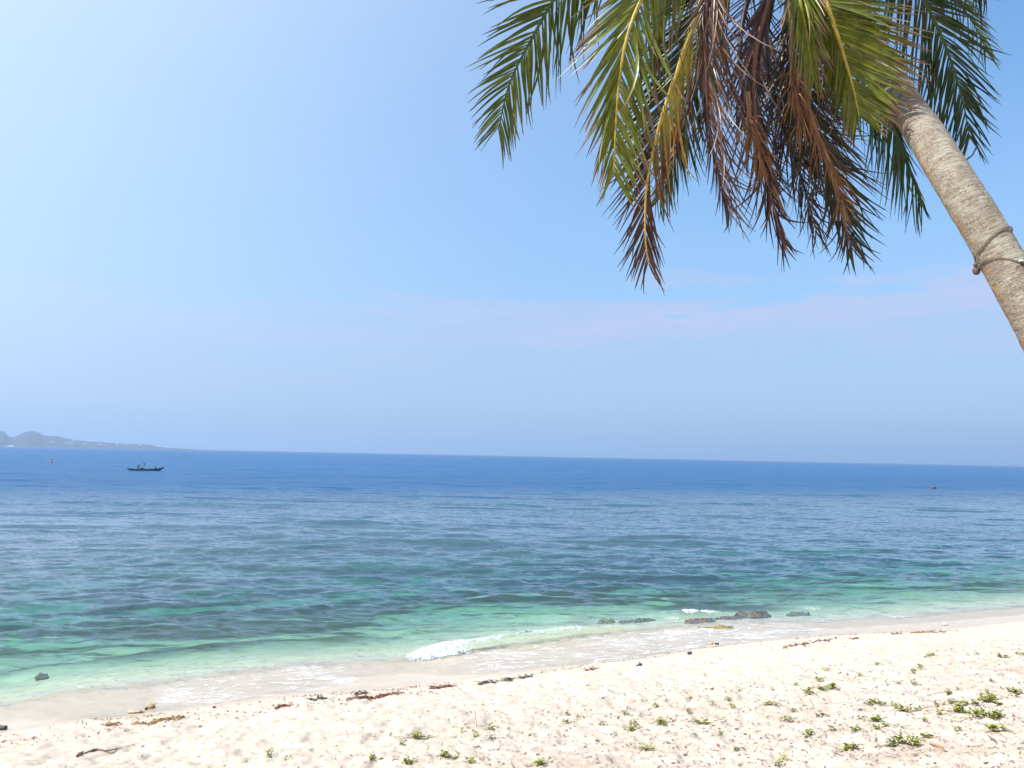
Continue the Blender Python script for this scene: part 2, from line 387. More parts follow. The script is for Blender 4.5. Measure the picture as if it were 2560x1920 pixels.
def sea_material():
    t = NT('sea_water'); p = t.pos(); dep, lost = t.attr('depth'), t.attr('lost')
    # normal: mesh normal plus the slopes of ripples finer than the mesh
    ps = t.scale(p, (0.5, 1.3, 1.0))
    na = t.noise(ps, 2.6, 3, 0.6, outp=1); nb = t.noise(t.scale(p, (0.55, 1.3, 1.0)), 8.0, 2, 0.6, outp=1)
    nv = t.vmath('ADD', t.vmath('SUBTRACT', na, (0.5, 0.5, 0.5)), t.vmath('SCALE', t.vmath('SUBTRACT', nb, (0.5, 0.5, 0.5)), scale=0.8))
    wind = t.noise(t.scale(p, (0.006, 0.022, 1.0)), 1.0, 5, 0.62)
    wind2 = t.noise(t.scale(p, (0.0006, 0.006, 1.0)), 1.0, 4, 0.6)
    ws = t.math('MULTIPLY', t.rng(wind, 0.32, 0.68, 0.65, 1.35, False), t.rng(wind2, 0.3, 0.7, 0.75, 1.2, False))
    k = t.math('MULTIPLY', t.math('ADD', 0.70, t.math('MULTIPLY', lost, 3.6)), ws)
    nv = t.vmath('MULTIPLY', t.vmath('SCALE', nv, scale=t.math('MULTIPLY', k, 0.8)), (1, 1, 0))
    # steep shoreward faces of the chop
    d1 = t.rng(t.noise(t.scale(p, (0.40, 1.0, 1.0)), 2.6, 3, 0.6), 0.57, 0.66); d2 = t.rng(t.noise(t.scale(p, (0.36, 1.0, 1.0)), 0.6, 3, 0.6), 0.57, 0.64); d3 = t.rng(t.noise(t.scale(p, (0.30, 1.0, 1.0)), 0.17, 3, 0.6), 0.57, 0.64)
    st = t.math('MULTIPLY', t.math('ADD', t.math('ADD', t.math('MULTIPLY', d1, 0.28), t.math('MULTIPLY', d2, t.rng(lost, 0.06, 0.14, 0.0, 0.32))), t.math('MULTIPLY', d3, t.rng(lost, 0.13, 0.21, 0.0, 0.32))), t.rng(dep, 0.15, 1.0))
    nv = t.vmath('ADD', nv, t.node('CombineXYZ', 0, X=0.0, Y=t.math('MULTIPLY', st, -1.0), Z=0.0))
    N = t.vmath('NORMALIZE', t.vmath('ADD', t.node('NewGeometry', 'Normal'), nv))
    fr = t.node('Fresnel', 0, IOR=1.333, Normal=N)
    fr = t.math('MULTIPLY', fr, t.math('MULTIPLY', t.rng(dep, 0.1, 1.2, 0.72, 1.26), t.rng(dep, 2.0, 6.0, 1.0, 0.30)), clamp=True)
    gl = t.node('BsdfGlossy', 0, Color=(1, 1, 1, 1), Roughness=t.rng(lost, 0, 0.2, 0.05, 0.16, False), Normal=N)
    # colour of the water itself with depth, and how far one sees through it
    body = t.mix(t.rng(dep, 0.1, 1.1), (0.21, 0.285, 0.16), (0.066, 0.138, 0.195))
    body = t.mix(t.rng(dep, 2.0, 6.0), body, (0.018, 0.092, 0.215))
    body = t.mix(t.rng(dep, 8.0, 26.0), body, (0.008, 0.070, 0.19))
    df = t.node('BsdfDiffuse', 0, Color=body)
    tint = t.node('CombineXYZ', 0, X=t.math('POWER', 0.42, dep), Y=t.math('POWER', 0.84, dep), Z=t.math('POWER', 0.79, dep))
    tr = t.node('BsdfTransparent', 0, Color=tint)
    op = t.math('SUBTRACT', 1.0, t.math('POWER', 0.50, t.math('MULTIPLY', dep, 0.42)))
    inner = t.mixs(op, tr, df)
    return t.end(t.mixs(fr, inner, gl))
SEA = sea_material()
sea = link('sea', grid_mesh('sea', X, Y, Zs, keep, dict(depth=depth, lost=LOST)), SEA)
tag(sea, 'clear turquoise to blue sea with small ripples reaching the horizon', None, None, 'structure')

# ------------------------------------------------------------------ swash film and foam lace on the wet sand
FILM_PX = [(0, 1806), (150, 1803), (300, 1797), (420, 1780), (500, 1768), (620, 1750), (780, 1731), (880, 1712), (905, 1698), (960, 1688), (1040, 1682), (1130, 1690), (1250, 1683), (1400, 1667), (1520, 1660), (1620, 1650), (1700, 1634), (1800, 1616), (1930, 1598), (2030, 1588), (2056, 1575), (2120, 1570), (2300, 1560), (2560, 1538)]
fp = np.array([on_ground(*p)[:2] for p in FILM_PX]); ft, fs = ts_of(fp[:, 0], fp[:, 1])
FOAM_PX = [(0, 1780, .12), (380, 1750, .15), (440, 1750, .66), (860, 1700, .72), (910, 1690, .12), (1130, 1670, .2), (1210, 1660, .85), (1500, 1640, 1.0), (1760, 1600, .95), (2030, 1575, .8), (2070, 1570, .1), (2560, 1530, .06)]
fo = np.array([[*on_ground(a, b)[:2], c] for a, b, c in FOAM_PX]); fot, _ = ts_of(fo[:, 0], fo[:, 1])
tt = np.arange(wt[0] - 4, wt[-1] + 4, 0.045); ss = np.arange(-0.5, 4.3, 0.05)
TT, SS = np.meshgrid(tt, ss); X, Y = xy_of(TT, SS)
lim = np.interp(TT, ft, fs) + 0.10 * fbm(TT * 0.9, SS * 0 + 3, 91, 3) + 0.05 * fbm(TT * 4, SS * 0 + 7, 95, 2)
Zf = np.maximum(ground_z(X, Y) + 0.010, 0.012 + 0.02 * vnoise(X * 1.5, Y * 1.5, 3))
film = sstep(0.0, -0.12, SS - lim)
rim = np.exp(-((SS - lim + 0.05) / 0.05) ** 2) 
foam = np.interp(TT, fot, fo[:, 2]) * sstep(-0.25, 0.55, SS + 0.5 * fbm(TT * 0.8, SS * 0.8, 99, 3))
def foam_material():
    t = NT('swash_foam'); p = t.pos(); film_, foam_, rim_ = t.attr('film'), t.attr('foam'), t.attr('rim')
    r = Matrix.Rotation(-ALPHA, 3, 'Z')
    mp_ = t.node('Mapping', 0, Vector=p, Rotation=(0, 0, -ALPHA), Scale=(0.62, 1.0, 1.0))
    d = t.vmath('SCALE', t.vmath('SUBTRACT', t.noise(mp_, 2.4, 4, 0.6, outp=1), (0.5, 0.5, 0.5)), scale=0.85)
    q = t.vmath('ADD', mp_, d)
    e1 = t.node('TexVoronoi', 'Distance', {'feature': 'DISTANCE_TO_EDGE'}, Vector=q, Scale=2.6)
    e2 = t.node('TexVoronoi', 'Distance', {'feature': 'DISTANCE_TO_EDGE'}, Vector=q, Scale=7.0)
    patch = t.noise(mp_, 0.9, 4, 0.6); patch2 = t.noise(mp_, 5.0, 3, 0.6)
    l1 = t.math('MULTIPLY', t.rng(e1, 0.070, 0.014), t.rng(patch2, 0.44, 0.62))
    l2 = t.math('MULTIPLY', t.rng(e2, 0.10, 0.02), t.rng(patch, 0.47, 0.66))
    lace = t.math('MAXIMUM', l1, t.math('MULTIPLY', l2, 0.8))
    a = t.math('MULTIPLY', lace, t.rng(t.math('ADD', foam_, t.math('MULTIPLY', t.math('SUBTRACT', patch, 0.5), 1.1)), 0.25, 0.8))
    a = t.math('MAXIMUM', a, t.math('MULTIPLY', rim_, t.math('MULTIPLY', t.rng(patch2, 0.42, 0.62), t.rng(foam_, 0.0, 0.7, 0.25, 0.9))))
    milk = t.math('MULTIPLY', t.rng(patch, 0.45, 0.7, 0, 0.10), foam_)
    a = t.math('MULTIPLY', t.math('MULTIPLY', t.math('MAXIMUM', a, milk), film_), 0.82, clamp=True)
    white = t.bsdf((0.80, 0.82, 0.84), 0.6, None, 0.3)
    nn = t.vmath('SCALE', t.vmath('SUBTRACT', t.noise(p, 7.0, 3, 0.6, outp=1), (0.5, 0.5, 0.5)), scale=0.22)
    N = t.vmath('NORMALIZE', t.vmath('ADD', t.node('NewGeometry', 'Normal'), t.vmath('MULTIPLY', nn, (1, 1, 0))))
    fr = t.math('MULTIPLY', t.math('MULTIPLY', t.node('Fresnel', 0, IOR=1.333, Normal=N), film_), 0.5)
    gl = t.node('BsdfGlossy', 0, Color=(1, 1, 1, 1), Roughness=0.09, Normal=N)
    tr = t.node('BsdfTransparent', 0, Color=t.mix(film_, (1, 1, 1), (0.95, 0.96, 0.95)))
    return t.end(t.mixs(a, t.mixs(fr, tr, gl), white))
swash = link('swash', grid_mesh('swash', X, Y, Zf, (SS < lim + 0.06), dict(film=film, foam=foam, rim=rim)), foam_material())
tag(swash, 'thin film of swash water with white foam lace running up the wet sand', 'foam', None, 'stuff')

def froth_material():
    t = NT('froth'); o = t.pos(); e = t.attr('env')
    n1 = t.noise(o, 9.0, 5, 0.7); n2 = t.noise(o, 34.0, 4, 0.7)
    v = t.node('TexVoronoi', 'Distance', {'feature': 'DISTANCE_TO_EDGE'}, Vector=t.vmath('ADD', o, t.vmath('SCALE', t.noise(o, 6.0, 3, 0.6, outp=1), scale=0.25)), Scale=8.0)
    m_ = t.math('ADD', t.math('ADD', t.math('MULTIPLY', n1, 0.75), t.math('MULTIPLY', n2, 0.35)), t.rng(v, 0.0, 0.16, 0.22, 0.0))
    a = t.rng(t.math('ADD', m_, t.math('MULTIPLY', e, 1.0)), 1.00, 1.22)
    c = t.mix(t.rng(n2, 0.35, 0.65), (0.50, 0.56, 0.60), (0.74, 0.77, 0.79))
    w = t.bsdf(c, 0.75, t.bump(t.math('ADD', n1, n2), 0.9, 0.05), 0.15)
    return t.end(t.mixs(a, t.node('BsdfTransparent', 0), w))
FROTH = froth_material()
def froth(name, t0, t1, sfun, wf, wb, thick, envf, label, group=None):
    """a sheet of broken froth lying on the water: envelope dense in the middle, torn at the edges"""
    tt_ = np.arange(t0, t1, 0.028); dd_ = np.arange(-wb, wf, 0.024); TT_, D_ = np.meshgrid(tt_, dd_)
    S2 = sfun(TT_) + D_ + 0.05 * fbm(TT_ * 1.7, D_ * 2, 131, 3); X_, Y_ = xy_of(TT_, S2)
    u = (TT_ - t0) / (t1 - t0); prof = np.where(D_ > 0, 1 - (D_ / wf) ** 2, 1 - (D_ / wb) ** 2) ; lump = np.clip(0.5 + fbm(X_ * 7, Y_ * 7, 141, 4, 0.62), 0, 1.3)
    env = envf(u, D_, TT_) * np.clip(prof, 0, 1) ** 0.6
    z = np.maximum(sea_z(X_, Y_, np.full_like(X_, 0.06))[0], ground_z(X_, Y_)) + 0.006 + thick * lump * np.clip(env, 0, 1)
    o = link(name, grid_mesh(name, X_, Y_, z, env > 0.02, dict(env=env)), FROTH); return tag(o, label, 'foam', group, 'stuff')
ct0, ct3, ct8 = crest_t[0], crest_t[3], crest_t[-1]
def env_break(u, d, t):
    x_ = (t - ct0) / (ct3 - ct0); core = np.clip(np.sin(np.clip(0.06 + x_ * 0.97, 0, 1) * math.pi), 0, 1) ** 0.55 * sstep(-0.28, 0.0, d) * (x_ < 1.03)
    return np.clip(core * 0.80 + 0.34 * (d < 0.05) * sstep(-0.45, 0.0, d) * (x_ > 0.2), 0, 1)
froth('breaking_wave_foam', ct0 - 0.1, ct3 + 0.15, lambda t: np.interp(t, crest_t, crest_s), 0.66, 0.45, 0.06, env_break, 'white tumbling foam of the small wave breaking on the shore')
froth('crest_foam', ct3 - 0.1, ct8, lambda t: np.interp(t, crest_t, crest_s), 0.20, 0.30, 0.045, lambda u, d, t: (0.72 - 0.42 * u) * (0.55 + 0.6 * vnoise(t * 1.1, t * 0, 4)), 'thin broken foam line running right from the breaking wave along its crest')
def splash(px0, py0, px1, py1, dens_, thick, label):
    a, b = on_z(px0, py0, 0.03), on_z(px1, py1, 0.03); ta, sa = ts_of(a.x, a.y); tb_, sb_ = ts_of(b.x, b.y)
    froth('wave_splash', ta - 0.15, tb_ + 0.15, lambda t: np.interp(t, [ta, tb_], [sa, sb_]), 0.26, 0.30, thick, lambda u, d, t: dens_ * np.clip(np.sin(np.clip(u, 0, 1) * math.pi), 0, 1) ** 0.5, label, 'patches of foam along the shore')

# ------------------------------------------------------------------ rocks
def rock_material(name, dark, mid, top, rough=0.55):
    t = NT(name); o = t.pos(); nrm = t.node('NewGeometry', 'Normal'); nzz = t.node('SeparateXYZ', 2, Vector=nrm)
    n = t.noise(o, 4.0, 6, 0.65); n2 = t.noise(o, 17.0, 4, 0.7)
    c = t.mix(t.rng(n, 0.38, 0.62), dark, mid)
    c = t.mix(t.math('MULTIPLY', t.rng(n2, 0.44, 0.60), t.rng(nzz, 0.2, 0.8)), c, top)
    return t.end(t.bsdf(c, rough, t.bump(t.noise(o, 24, 6, 0.7), 0.8, 0.03), 0.5))
ROCK_DARK = rock_material('reef_rock', (0.026, 0.020, 0.016), (0.085, 0.056, 0.030), (0.25, 0.12, 0.03))
ROCK_ALGAE = rock_material('algae_rock', (0.08, 0.072, 0.028), (0.18, 0.155, 0.055), (0.27, 0.225, 0.085), 0.6)
ROCK_GREY = rock_material('grey_reef_rock', (0.03, 0.033, 0.03), (0.10, 0.09, 0.055), (0.15, 0.125, 0.05))
ROCK_PALE = rock_material('coral_rock', (0.30, 0.22, 0.12), (0.48, 0.38, 0.24), (0.58, 0.48, 0.33), 0.8)
STONE_DARK = rock_material('dark_stone', (0.022, 0.018, 0.018), (0.05, 0.036, 0.03), (0.075, 0.055, 0.045), 0.5)
WHITE_CORAL = rock_material('white_coral', (0.45, 0.40, 0.33), (0.62, 0.57, 0.5), (0.72, 0.68, 0.62), 0.85)
def rock(px, py, wpx, hm, mat, label, top=None, cat='rock', name='rock', dep=0.7, seed=None, group=None, rot=0.0, hi=True, zc=None):
    """wpx: width in photo pixels; hm: height in metres; top: height of the summit above the sea (None = stands on the ground)"""
    seed = seed or int(px * 7 + py)
    g = on_ground(px, py) if top is None else on_z(px, py, top)
    d = (g - CAM).dot(fwd); hw = wpx / F * d / 2
    Vv, Ff = (ICO4_V, ICO4_F) if hi else (ICO2_V, ICO2_F); P = Vv.copy()
    q = P * 1.7 + seed
    nn = fbm(q[:, 0] + q[:, 2] * 0.7, q[:, 1] + q[:, 2] * 0.9, seed, 5, 0.55); ridge = np.abs(fbm(q[:, 0] * 1.6 + q[:, 2], q[:, 1] * 1.6 - q[:, 2], seed + 5, 4))
    P = P * (1 + 0.55 * nn - 0.35 * ridge)[:, None]
    P[:, 2] = np.where(P[:, 2] > 0.35, 0.35 + (P[:, 2] - 0.35) * 0.6, P[:, 2])
    P = P / np.abs(P).max(axis=0) * np.array([hw, hw * dep, hm * 0.5])
    f_ = 1.4 / max(hw, 0.05); rgd = 0.5 - np.abs(fbm(P[:, 0] * f_ * 1.6 + seed, P[:, 1] * f_ * 2.2, seed + 9, 4, 0.6))
    P[:, 2] += (hm * 0.55 * (rgd - 0.42) + hm * 0.10 * fbm(P[:, 0] * f_ * 6, P[:, 1] * f_ * 6, seed + 11, 2)) * sstep(-0.2, 0.6, P[:, 2] / (hm * 0.5))
    P[:, :2] *= (1 + 0.22 * fbm(P[:, 0] * f_ * 1.3, P[:, 2] * f_ + P[:, 1] * f_ * 1.5, seed + 13, 3))[:, None]
    o = link(name, np_mesh(name, P, Ff), mat)
    zb = float(ground_z(g.x, g.y)); zcent = (zb + hm * 0.28) if top is None else top - hm * 0.5
    o.location = (g.x, g.y, zcent); o.rotation_euler = (0, 0, ALPHA * 0.6 + rot)
    return tag(o, label, cat, group)
rock(1880, 1522, 125, 0.62, ROCK_DARK, 'dark reef rock with rusty orange top breaking the surface near the shore', top=0.10, dep=0.42, rot=0.1, name='reef_rock')
rock(1755, 1541, 105, 0.5, ROCK_DARK, 'brown and black reef rock with wave foam washing over it', top=0.10, dep=0.45, name='reef_rock', rot=0.12)
rock(1820, 1534, 96, 0.45, ROCK_DARK, 'low brown reef rock joining two larger dark reef rocks', top=0.06, dep=0.5, name='reef_rock')
rock(1793, 1562, 108, 0.36, ROCK_ALGAE, 'flat yellow green algae covered rock awash at the edge of the water', top=0.14, dep=0.5, name='reef_rock', rot=-0.3)
rock(1683, 1551, 72, 0.42, ROCK_ALGAE, 'yellow green algae rock just under the water beside the breaking foam', top=-0.05, dep=0.55, name='reef_rock')
rock(1590, 1540, 124, 0.5, ROCK_GREY, 'grey brown flat reef rock under shallow green water, left of the emerging rocks', top=-0.045, dep=0.5, name='reef_rock')
rock(1515, 1541, 62, 0.45, ROCK_ALGAE, 'olive reef rock under shallow water, leftmost of the group off the shore', top=-0.06, dep=0.55, name='reef_rock')
rock(1620, 1567, 90, 0.3, ROCK_ALGAE, 'pale olive rock under the shallow water close to the foam line', top=-0.07, dep=0.5, name='reef_rock')
rock(1995, 1527, 80, 0.45, ROCK_GREY, 'olive brown reef rock under green water right of the emerging rocks', top=-0.05, dep=0.5, name='reef_rock')
rock(1968, 1546, 36, 0.3, ROCK_GREY, 'small dark rock under shallow water below the olive brown reef rock', top=-0.14, dep=0.6, name='reef_rock')
rock(1905, 1558, 40, 0.2, ROCK_ALGAE, 'small yellowish rock lying in the swash right of the flat algae rock', top=0.05, dep=0.45, name='reef_rock', rot=-0.5)
rock(1325, 1572, 90, 0.5, ROCK_GREY, 'dark reef rock seen through the green wave behind the foam crest', top=-0.14, dep=0.6, name='reef_rock')
rock(106, 1676, 36, 0.34, ROCK_GREY, 'round dark rock under the clear green water at the left', top=-0.19, dep=0.8, name='reef_rock')
rock(1724, 1636, 13, 0.10, STONE_DARK, 'dark wedge shaped stone on the wet sand below the foam', name='stone', cat='stone', hi=False)
rock(1792, 1611, 14, 0.07, STONE_DARK, 'brown stone beside a tan coral lump in the swash', name='stone', cat='stone', hi=False)
rock(1776, 1611, 15, 0.08, ROCK_PALE, 'tan coral lump in the swash with a brown stone at its right', name='coral_lump', cat='coral', hi=False)
rock(378, 1771, 26, 0.16, ROCK_PALE, 'yellowish coral rock on the wet sand next to a dark pebble', name='coral_rock', cat='rock')
rock(340, 1782, 42, 0.10, ROCK_PALE, 'low tan coral rock lying left of the dark pebble on wet sand', name='coral_rock', cat='rock', dep=0.5)
rock(366, 1774, 9, 0.08, STONE_DARK, 'dark pebble wedged between two tan coral rocks', name='pebble', cat='stone', hi=False)
rock(2362, 1563, 20, 0.12, WHITE_CORAL, 'white coral lump on the smooth wet sand at the right', name='coral_lump', cat='coral')
rock(1098, 1688, 10, 0.06, WHITE_CORAL, 'small whitish coral lump on wet sand in front of the breaking wave', name='coral_lump', cat='coral', hi=False)
rock(795, 1744, 6, 0.06, STONE_DARK, 'round dark pebble on the sand just above the left foam lace', name='pebble', cat='stone', hi=False)
rock(2090, 1596, 7, 0.08, STONE_DARK, 'dark round pebble among the seaweed scraps on the right tideline', name='pebble', cat='stone', hi=False)
rock(535, 1770, 9, 0.05, STONE_DARK, 'flat dark pebble at the water edge right of the tan coral rocks', name='pebble', cat='stone', hi=False)
for a in [(1712, 1530, 1745, 1526, .70, .12, 'white splash over the brown and black reef rock'),
          (1748, 1528, 1792, 1530, .62, .10, 'white splash between the two dark reef rocks'),
          (1664, 1545, 1694, 1543, .45, .05, 'little splash of foam beside the yellow green algae rock'),
          (2018, 1523, 2052, 1521, .45, .05, 'small whitecap over the olive reef rock on the right'),
          (2028, 1553, 2074, 1550, .52, .05, 'small whitecap breaking at the shore right of the rocks'),
          (2215, 1545, 2288, 1539, .50, .05, 'long whitecap at the shore on the far right'),
          (262, 1718, 325, 1712, .42, .03, 'small whitecap at the waterline on the left')]:
    splash(*a)

# ------------------------------------------------------------------ far coast
def far(px, py_above, depth_):      # a point at a horizontal distance, height from the pixel
    d = ray(px, py_above); k = depth_ / math.hypot(d.x, d.y); return CAM + d * k
DC = 5200.0
PROF = [(-420, 1050), (-250, 1058), (-120, 1066), (0, 1077), (12, 1081), (18, 1089), (25, 1093), (36, 1093), (50, 1086), (64, 1079.5), (78, 1078), (94, 1080.5), (108, 1087.5), (120, 1090.5), (145, 1091.5), (165, 1096), (182, 1099), (200, 1102), (230, 1105), (262, 1106.5), (300, 1109.5), (340, 1110.5), (376, 1113.2), (398, 1118.2), (440, 1121.0), (505, 1124.6)]
hx = np.linspace(-420, 505, 420); hy = np.interp(hx, *zip(*PROF))
Zr = np.array([far(a, b, DC).z for a, b in zip(hx, hy)]); XY = np.array([far(a, b, DC)[:2] for a, b in zip(hx, hy)])
vv = np.linspace(-1, 1, 41); X = np.zeros((41, 420)); Y = X.copy(); Z = X.copy()
for i, v in enumerate(vv):
    wid = 260 + 3.0 * np.clip(Zr, 0, 120)
    dirn = XY / np.linalg.norm(XY, axis=1)[:, None]; q = XY + dirn * (wid * v)[:, None]
    sh = np.clip(1 - abs(v) ** 1.7, 0, 1); 
    X[i], Y[i] = q[:, 0], q[:, 1]
    Z[i] = -2 + (np.maximum(Zr, 0.5) + 2) * sh * (1 + 0.10 * fbm(q[:, 0] / 90, q[:, 1] / 90, 7, 4) * (abs(v) > 0.05)) + 3.0 * np.clip(fbm(q[:, 0] / 16, q[:, 1] / 16, 8, 3), 0, 1) * sh * (Zr > 3)
def hill_mat():
    t = NT('wooded_hillside'); p = t.pos(); n = t.noise(p, 0.02, 6, 0.65); n2 = t.noise(p, 0.12, 4, 0.6)
    c = t.mix(t.rng(n, 0.4, 0.6), (0.018, 0.026, 0.018), (0.036, 0.045, 0.030)); c = t.mix(t.rng(n2, 0.55, 0.7), c, (0.065, 0.062, 0.048))
    return t.end(t.bsdf(c, 0.9, None, 0.1))
hills = link('hills', grid_mesh('hills', X, Y, Z), hill_mat()); tag(hills, 'hazy blue headland with a rounded hill on the far shore', None, None, 'structure')
WHITE = plain('white_render', (0.72, 0.71, 0.68), 0.8, 0.08, 0.2, 0.0); ROOF = plain('roof_tile', (0.34, 0.17, 0.12), 0.8, 0.2, 0.3, 0.0)
GLASSD = plain('dark_glass', (0.03, 0.04, 0.05), 0.2, 0.1, 1.0, 0.0)
def box(mb, c, s):
    x, y, z = c; a, b, h = s[0] / 2, s[1] / 2, s[2]
    V = [(x - a, y - b, z), (x + a, y - b, z), (x + a, y + b, z), (x - a, y + b, z), (x - a, y - b, z + h), (x + a, y - b, z + h), (x + a, y + b, z + h), (x - a, y + b, z + h)]
    return mb.add(V, [(0, 3, 2, 1), (4, 5, 6, 7), (0, 1, 5, 4), (1, 2, 6, 5), (2, 3, 7, 6), (3, 0, 4, 7)])
def coast_building(px, ybase, wpx, hpx, label, gable=True):
    d_ = DC - 330; b = far(px, ybase, d_); sc_ = d_ / F; w_, h_ = wpx * sc_, hpx * sc_
    r = empty('coast_building', (b.x, b.y, b.z - 3)); r.rotation_euler.z = math.atan2(-b.x, b.y)
    box(MB(), (0, 0, 0), (w_, 12, h_ + 3)).build('wall', WHITE, r, False)
    mbr = MB(); hh = max(1.5, h_ * 0.25); a = w_ / 2 + 0.6
    if gable: mbr.add([(-a, -6.8, h_ + 3.02), (a, -6.8, h_ + 3.02), (a, 6.8, h_ + 3.02), (-a, 6.8, h_ + 3.02), (-a, 0, h_ + 3 + hh), (a, 0, h_ + 3 + hh)], [(0, 1, 5, 4), (2, 3, 4, 5), (1, 2, 5), (3, 0, 4), (0, 3, 2, 1)]).build('roof', ROOF, r, False)
    else: box(mbr, (0, 0, h_ + 3.02), (w_ * 0.7, 8, 1.6)).build('roof', WHITE, r, False)
    tag(r, label, 'building', 'white buildings on the far coast')
for a in [(182.5, 1106, 4, 6.0, 'tallest white building on the far coast at the foot of the hill slope', False), (170, 1108, 11, 3.2, 'long white building left of the tall white one on the far coast', True),
          (128, 1106.5, 8, 2.6, 'pale building below the saddle of the far hill', True), (180, 1111.5, 5, 2.6, 'small white block by the water below the tallest far building', False), (212, 1111, 9, 2.4, 'low white building on the far shore right of the tallest one', True),
          (249, 1112, 7, 2.8, 'white house in the middle of the low far coast', True), (262, 1112.5, 4, 3.0, 'narrow white house on the low far coast', True), (292, 1113, 6, 3.2, 'pale block on the low far coast, further right than the narrow house', False),
          (318, 1113.5, 9, 3.4, 'wide pale building toward the right end of the far coast', True), (350, 1114, 5, 2.6, 'rightmost pale building near the tip of the far coast', True)]:
    coast_building(*a)
sb = np.array([[*far(px, 1110, DC - 420)[:2]] for px in np.linspace(-60, 36, 24)]); dn_ = sb / np.linalg.norm(sb, axis=1)[:, None]
Xs = np.stack([sb[:, 0] - dn_[:, 0] * 60, sb[:, 0], sb[:, 0] + dn_[:, 0] * 160]); Ys = np.stack([sb[:, 1] - dn_[:, 1] * 60, sb[:, 1], sb[:, 1] + dn_[:, 1] * 160])
Zq = np.stack([np.full(24, -1.0), np.full(24, 2.0), np.full(24, 11.0)]) + 0
fb = link('far_beach', grid_mesh('far_beach', Xs, Ys, Zq), plain('far_sand', (0.62, 0.55, 0.46), 0.9, 0.1, 0.05, 0)); tag(fb, 'pale strip of beach under the far headland', None, None, 'structure')

# ------------------------------------------------------------------ boat, its crew, the floats
BOAT_BLUE = plain('boat_paint', (0.015, 0.055, 0.125), 0.5, 0.3, 1.5, 0.1); BOAT_IN = plain('boat_wood', (0.05, 0.06, 0.07), 0.8, 0.3, 3, 0.2)
b0 = on_z(363, 1176.6); bd = (b0 - CAM).dot(fwd); u_ = bd / F                       # metres per photo pixel at the boat
boat = empty('fishing_boat', (b0.x, b0.y, 0.0)); boat.rotation_euler.z = math.atan2(-b0.x, b0.y) * 0.9
def bx_(px): return (px - 363) * u_
def bz_(py): return (1176.6 - py) * u_
xs = np.linspace(321.2, 406.9, 29); gun = np.interp(xs, [321.2, 329, 340, 363, 388, 398, 406.9], [1171.0, 1172.0, 1172.9, 1173.0, 1171.6, 1169.6, 1167.0])
kel = np.interp(xs, [321.2, 325, 330, 340, 363, 390, 396, 401, 406.9], [1171.3, 1174.4, 1177.6, 1179, 1179.3, 1179, 1177.2, 1173.2, 1167.4])
V, Q = [], []; nk = 9
for i, (a, g, k) in enumerate(zip(xs, gun, kel)):
    hw = 0.78 * max(0.03, math.sin(math.pi * np.clip((a - 319.5) / 89.5, 0, 1)) ** 0.75)
    for j in range(nk):
        q = j / (nk - 1) * 2 - 1; V.append((bx_(a), hw * math.copysign(abs(q) ** 0.6, q), bz_(k) + (bz_(g) - bz_(k)) * abs(q) ** 2.2))
for i in range(28):
    for j in range(nk - 1): a = i * nk + j; Q.append((a, a + 1, a + nk + 1, a + nk))
hull = link('hull', pyd('hull', V, Q), BOAT_BLUE, boat); md = hull.modifiers.new('thick', 'SOLIDIFY'); md.thickness = 0.05
for sgn in (0, nk - 1):
    P = [Vector(V[i * nk + sgn]) + Vector((0, 0, 0.02)) for i in range(29)]; MB().tube(P, [0.035] * 29, 5).build('gunwale_rail', BOAT_IN, boat)
for px in (340, 372, 383): box(MB(), (bx_(px), 0, bz_(1174.2)), (0.22, 1.2, 0.05)).build('thwart', BOAT_IN, boat, False)
mbd = box(MB(), (bx_(363), 0, bz_(1177.4)), (bx_(392) - bx_(334), 0.85, 0.04)); mbd.build('deck_board', BOAT_IN, boat, False)
cb = MB(); ca, cbx = bx_(349.2), bx_(362.2); prof = [(ca, 1176.6), (ca, 1171.0), (ca + 0.2, 1170.2), (bx_(358), 1169.8), (bx_(360.8), 1170.2), (cbx, 1172.0), (cbx, 1176.6)]
n_ = len(prof); Vc = [(a, -0.45, bz_(b)) for a, b in prof] + [(a, 0.45, bz_(b)) for a, b in prof]
cb.add(Vc, [(i, (i + 1) % n_, (i + 1) % n_ + n_, i + n_) for i in range(n_)] + [tuple(range(n_))[::-1], tuple(range(n_, 2 * n_))]); cb.build('engine_cover', BOAT_BLUE, boat, False)
MB().tube([(bx_(357.6), 0.1, bz_(1176.5)), (bx_(357.6), 0.1, bz_(1156.0))], [0.028, 0.02], 6).build('flag_pole', BOAT_IN, boat)
RED = plain('red_cloth', (0.50, 0.05, 0.07), 0.8, 0.2, 8, 0.1)
fv, ff_ = [], []
for i in range(7):
    for j in range(5):
        a = i / 6; fv.append((bx_(357.7) + a * 4.0 * u_ + 0.02, 0.1 + 0.07 * math.sin(a * 6 + j * 0.4) * a, bz_(1156.6) - (j / 4) * (2.2 + 3.6 * a) * u_ - a * 3.0 * u_))
for i in range(6):
    for j in range(4): k = i * 5 + j; ff_.append((k, k + 1, k + 6, k + 5))
link('flag', pyd('flag', fv, ff_), RED, boat)
tag(boat, 'slim dark blue wooden fishing boat with upturned ends and a red flag', 'boat')
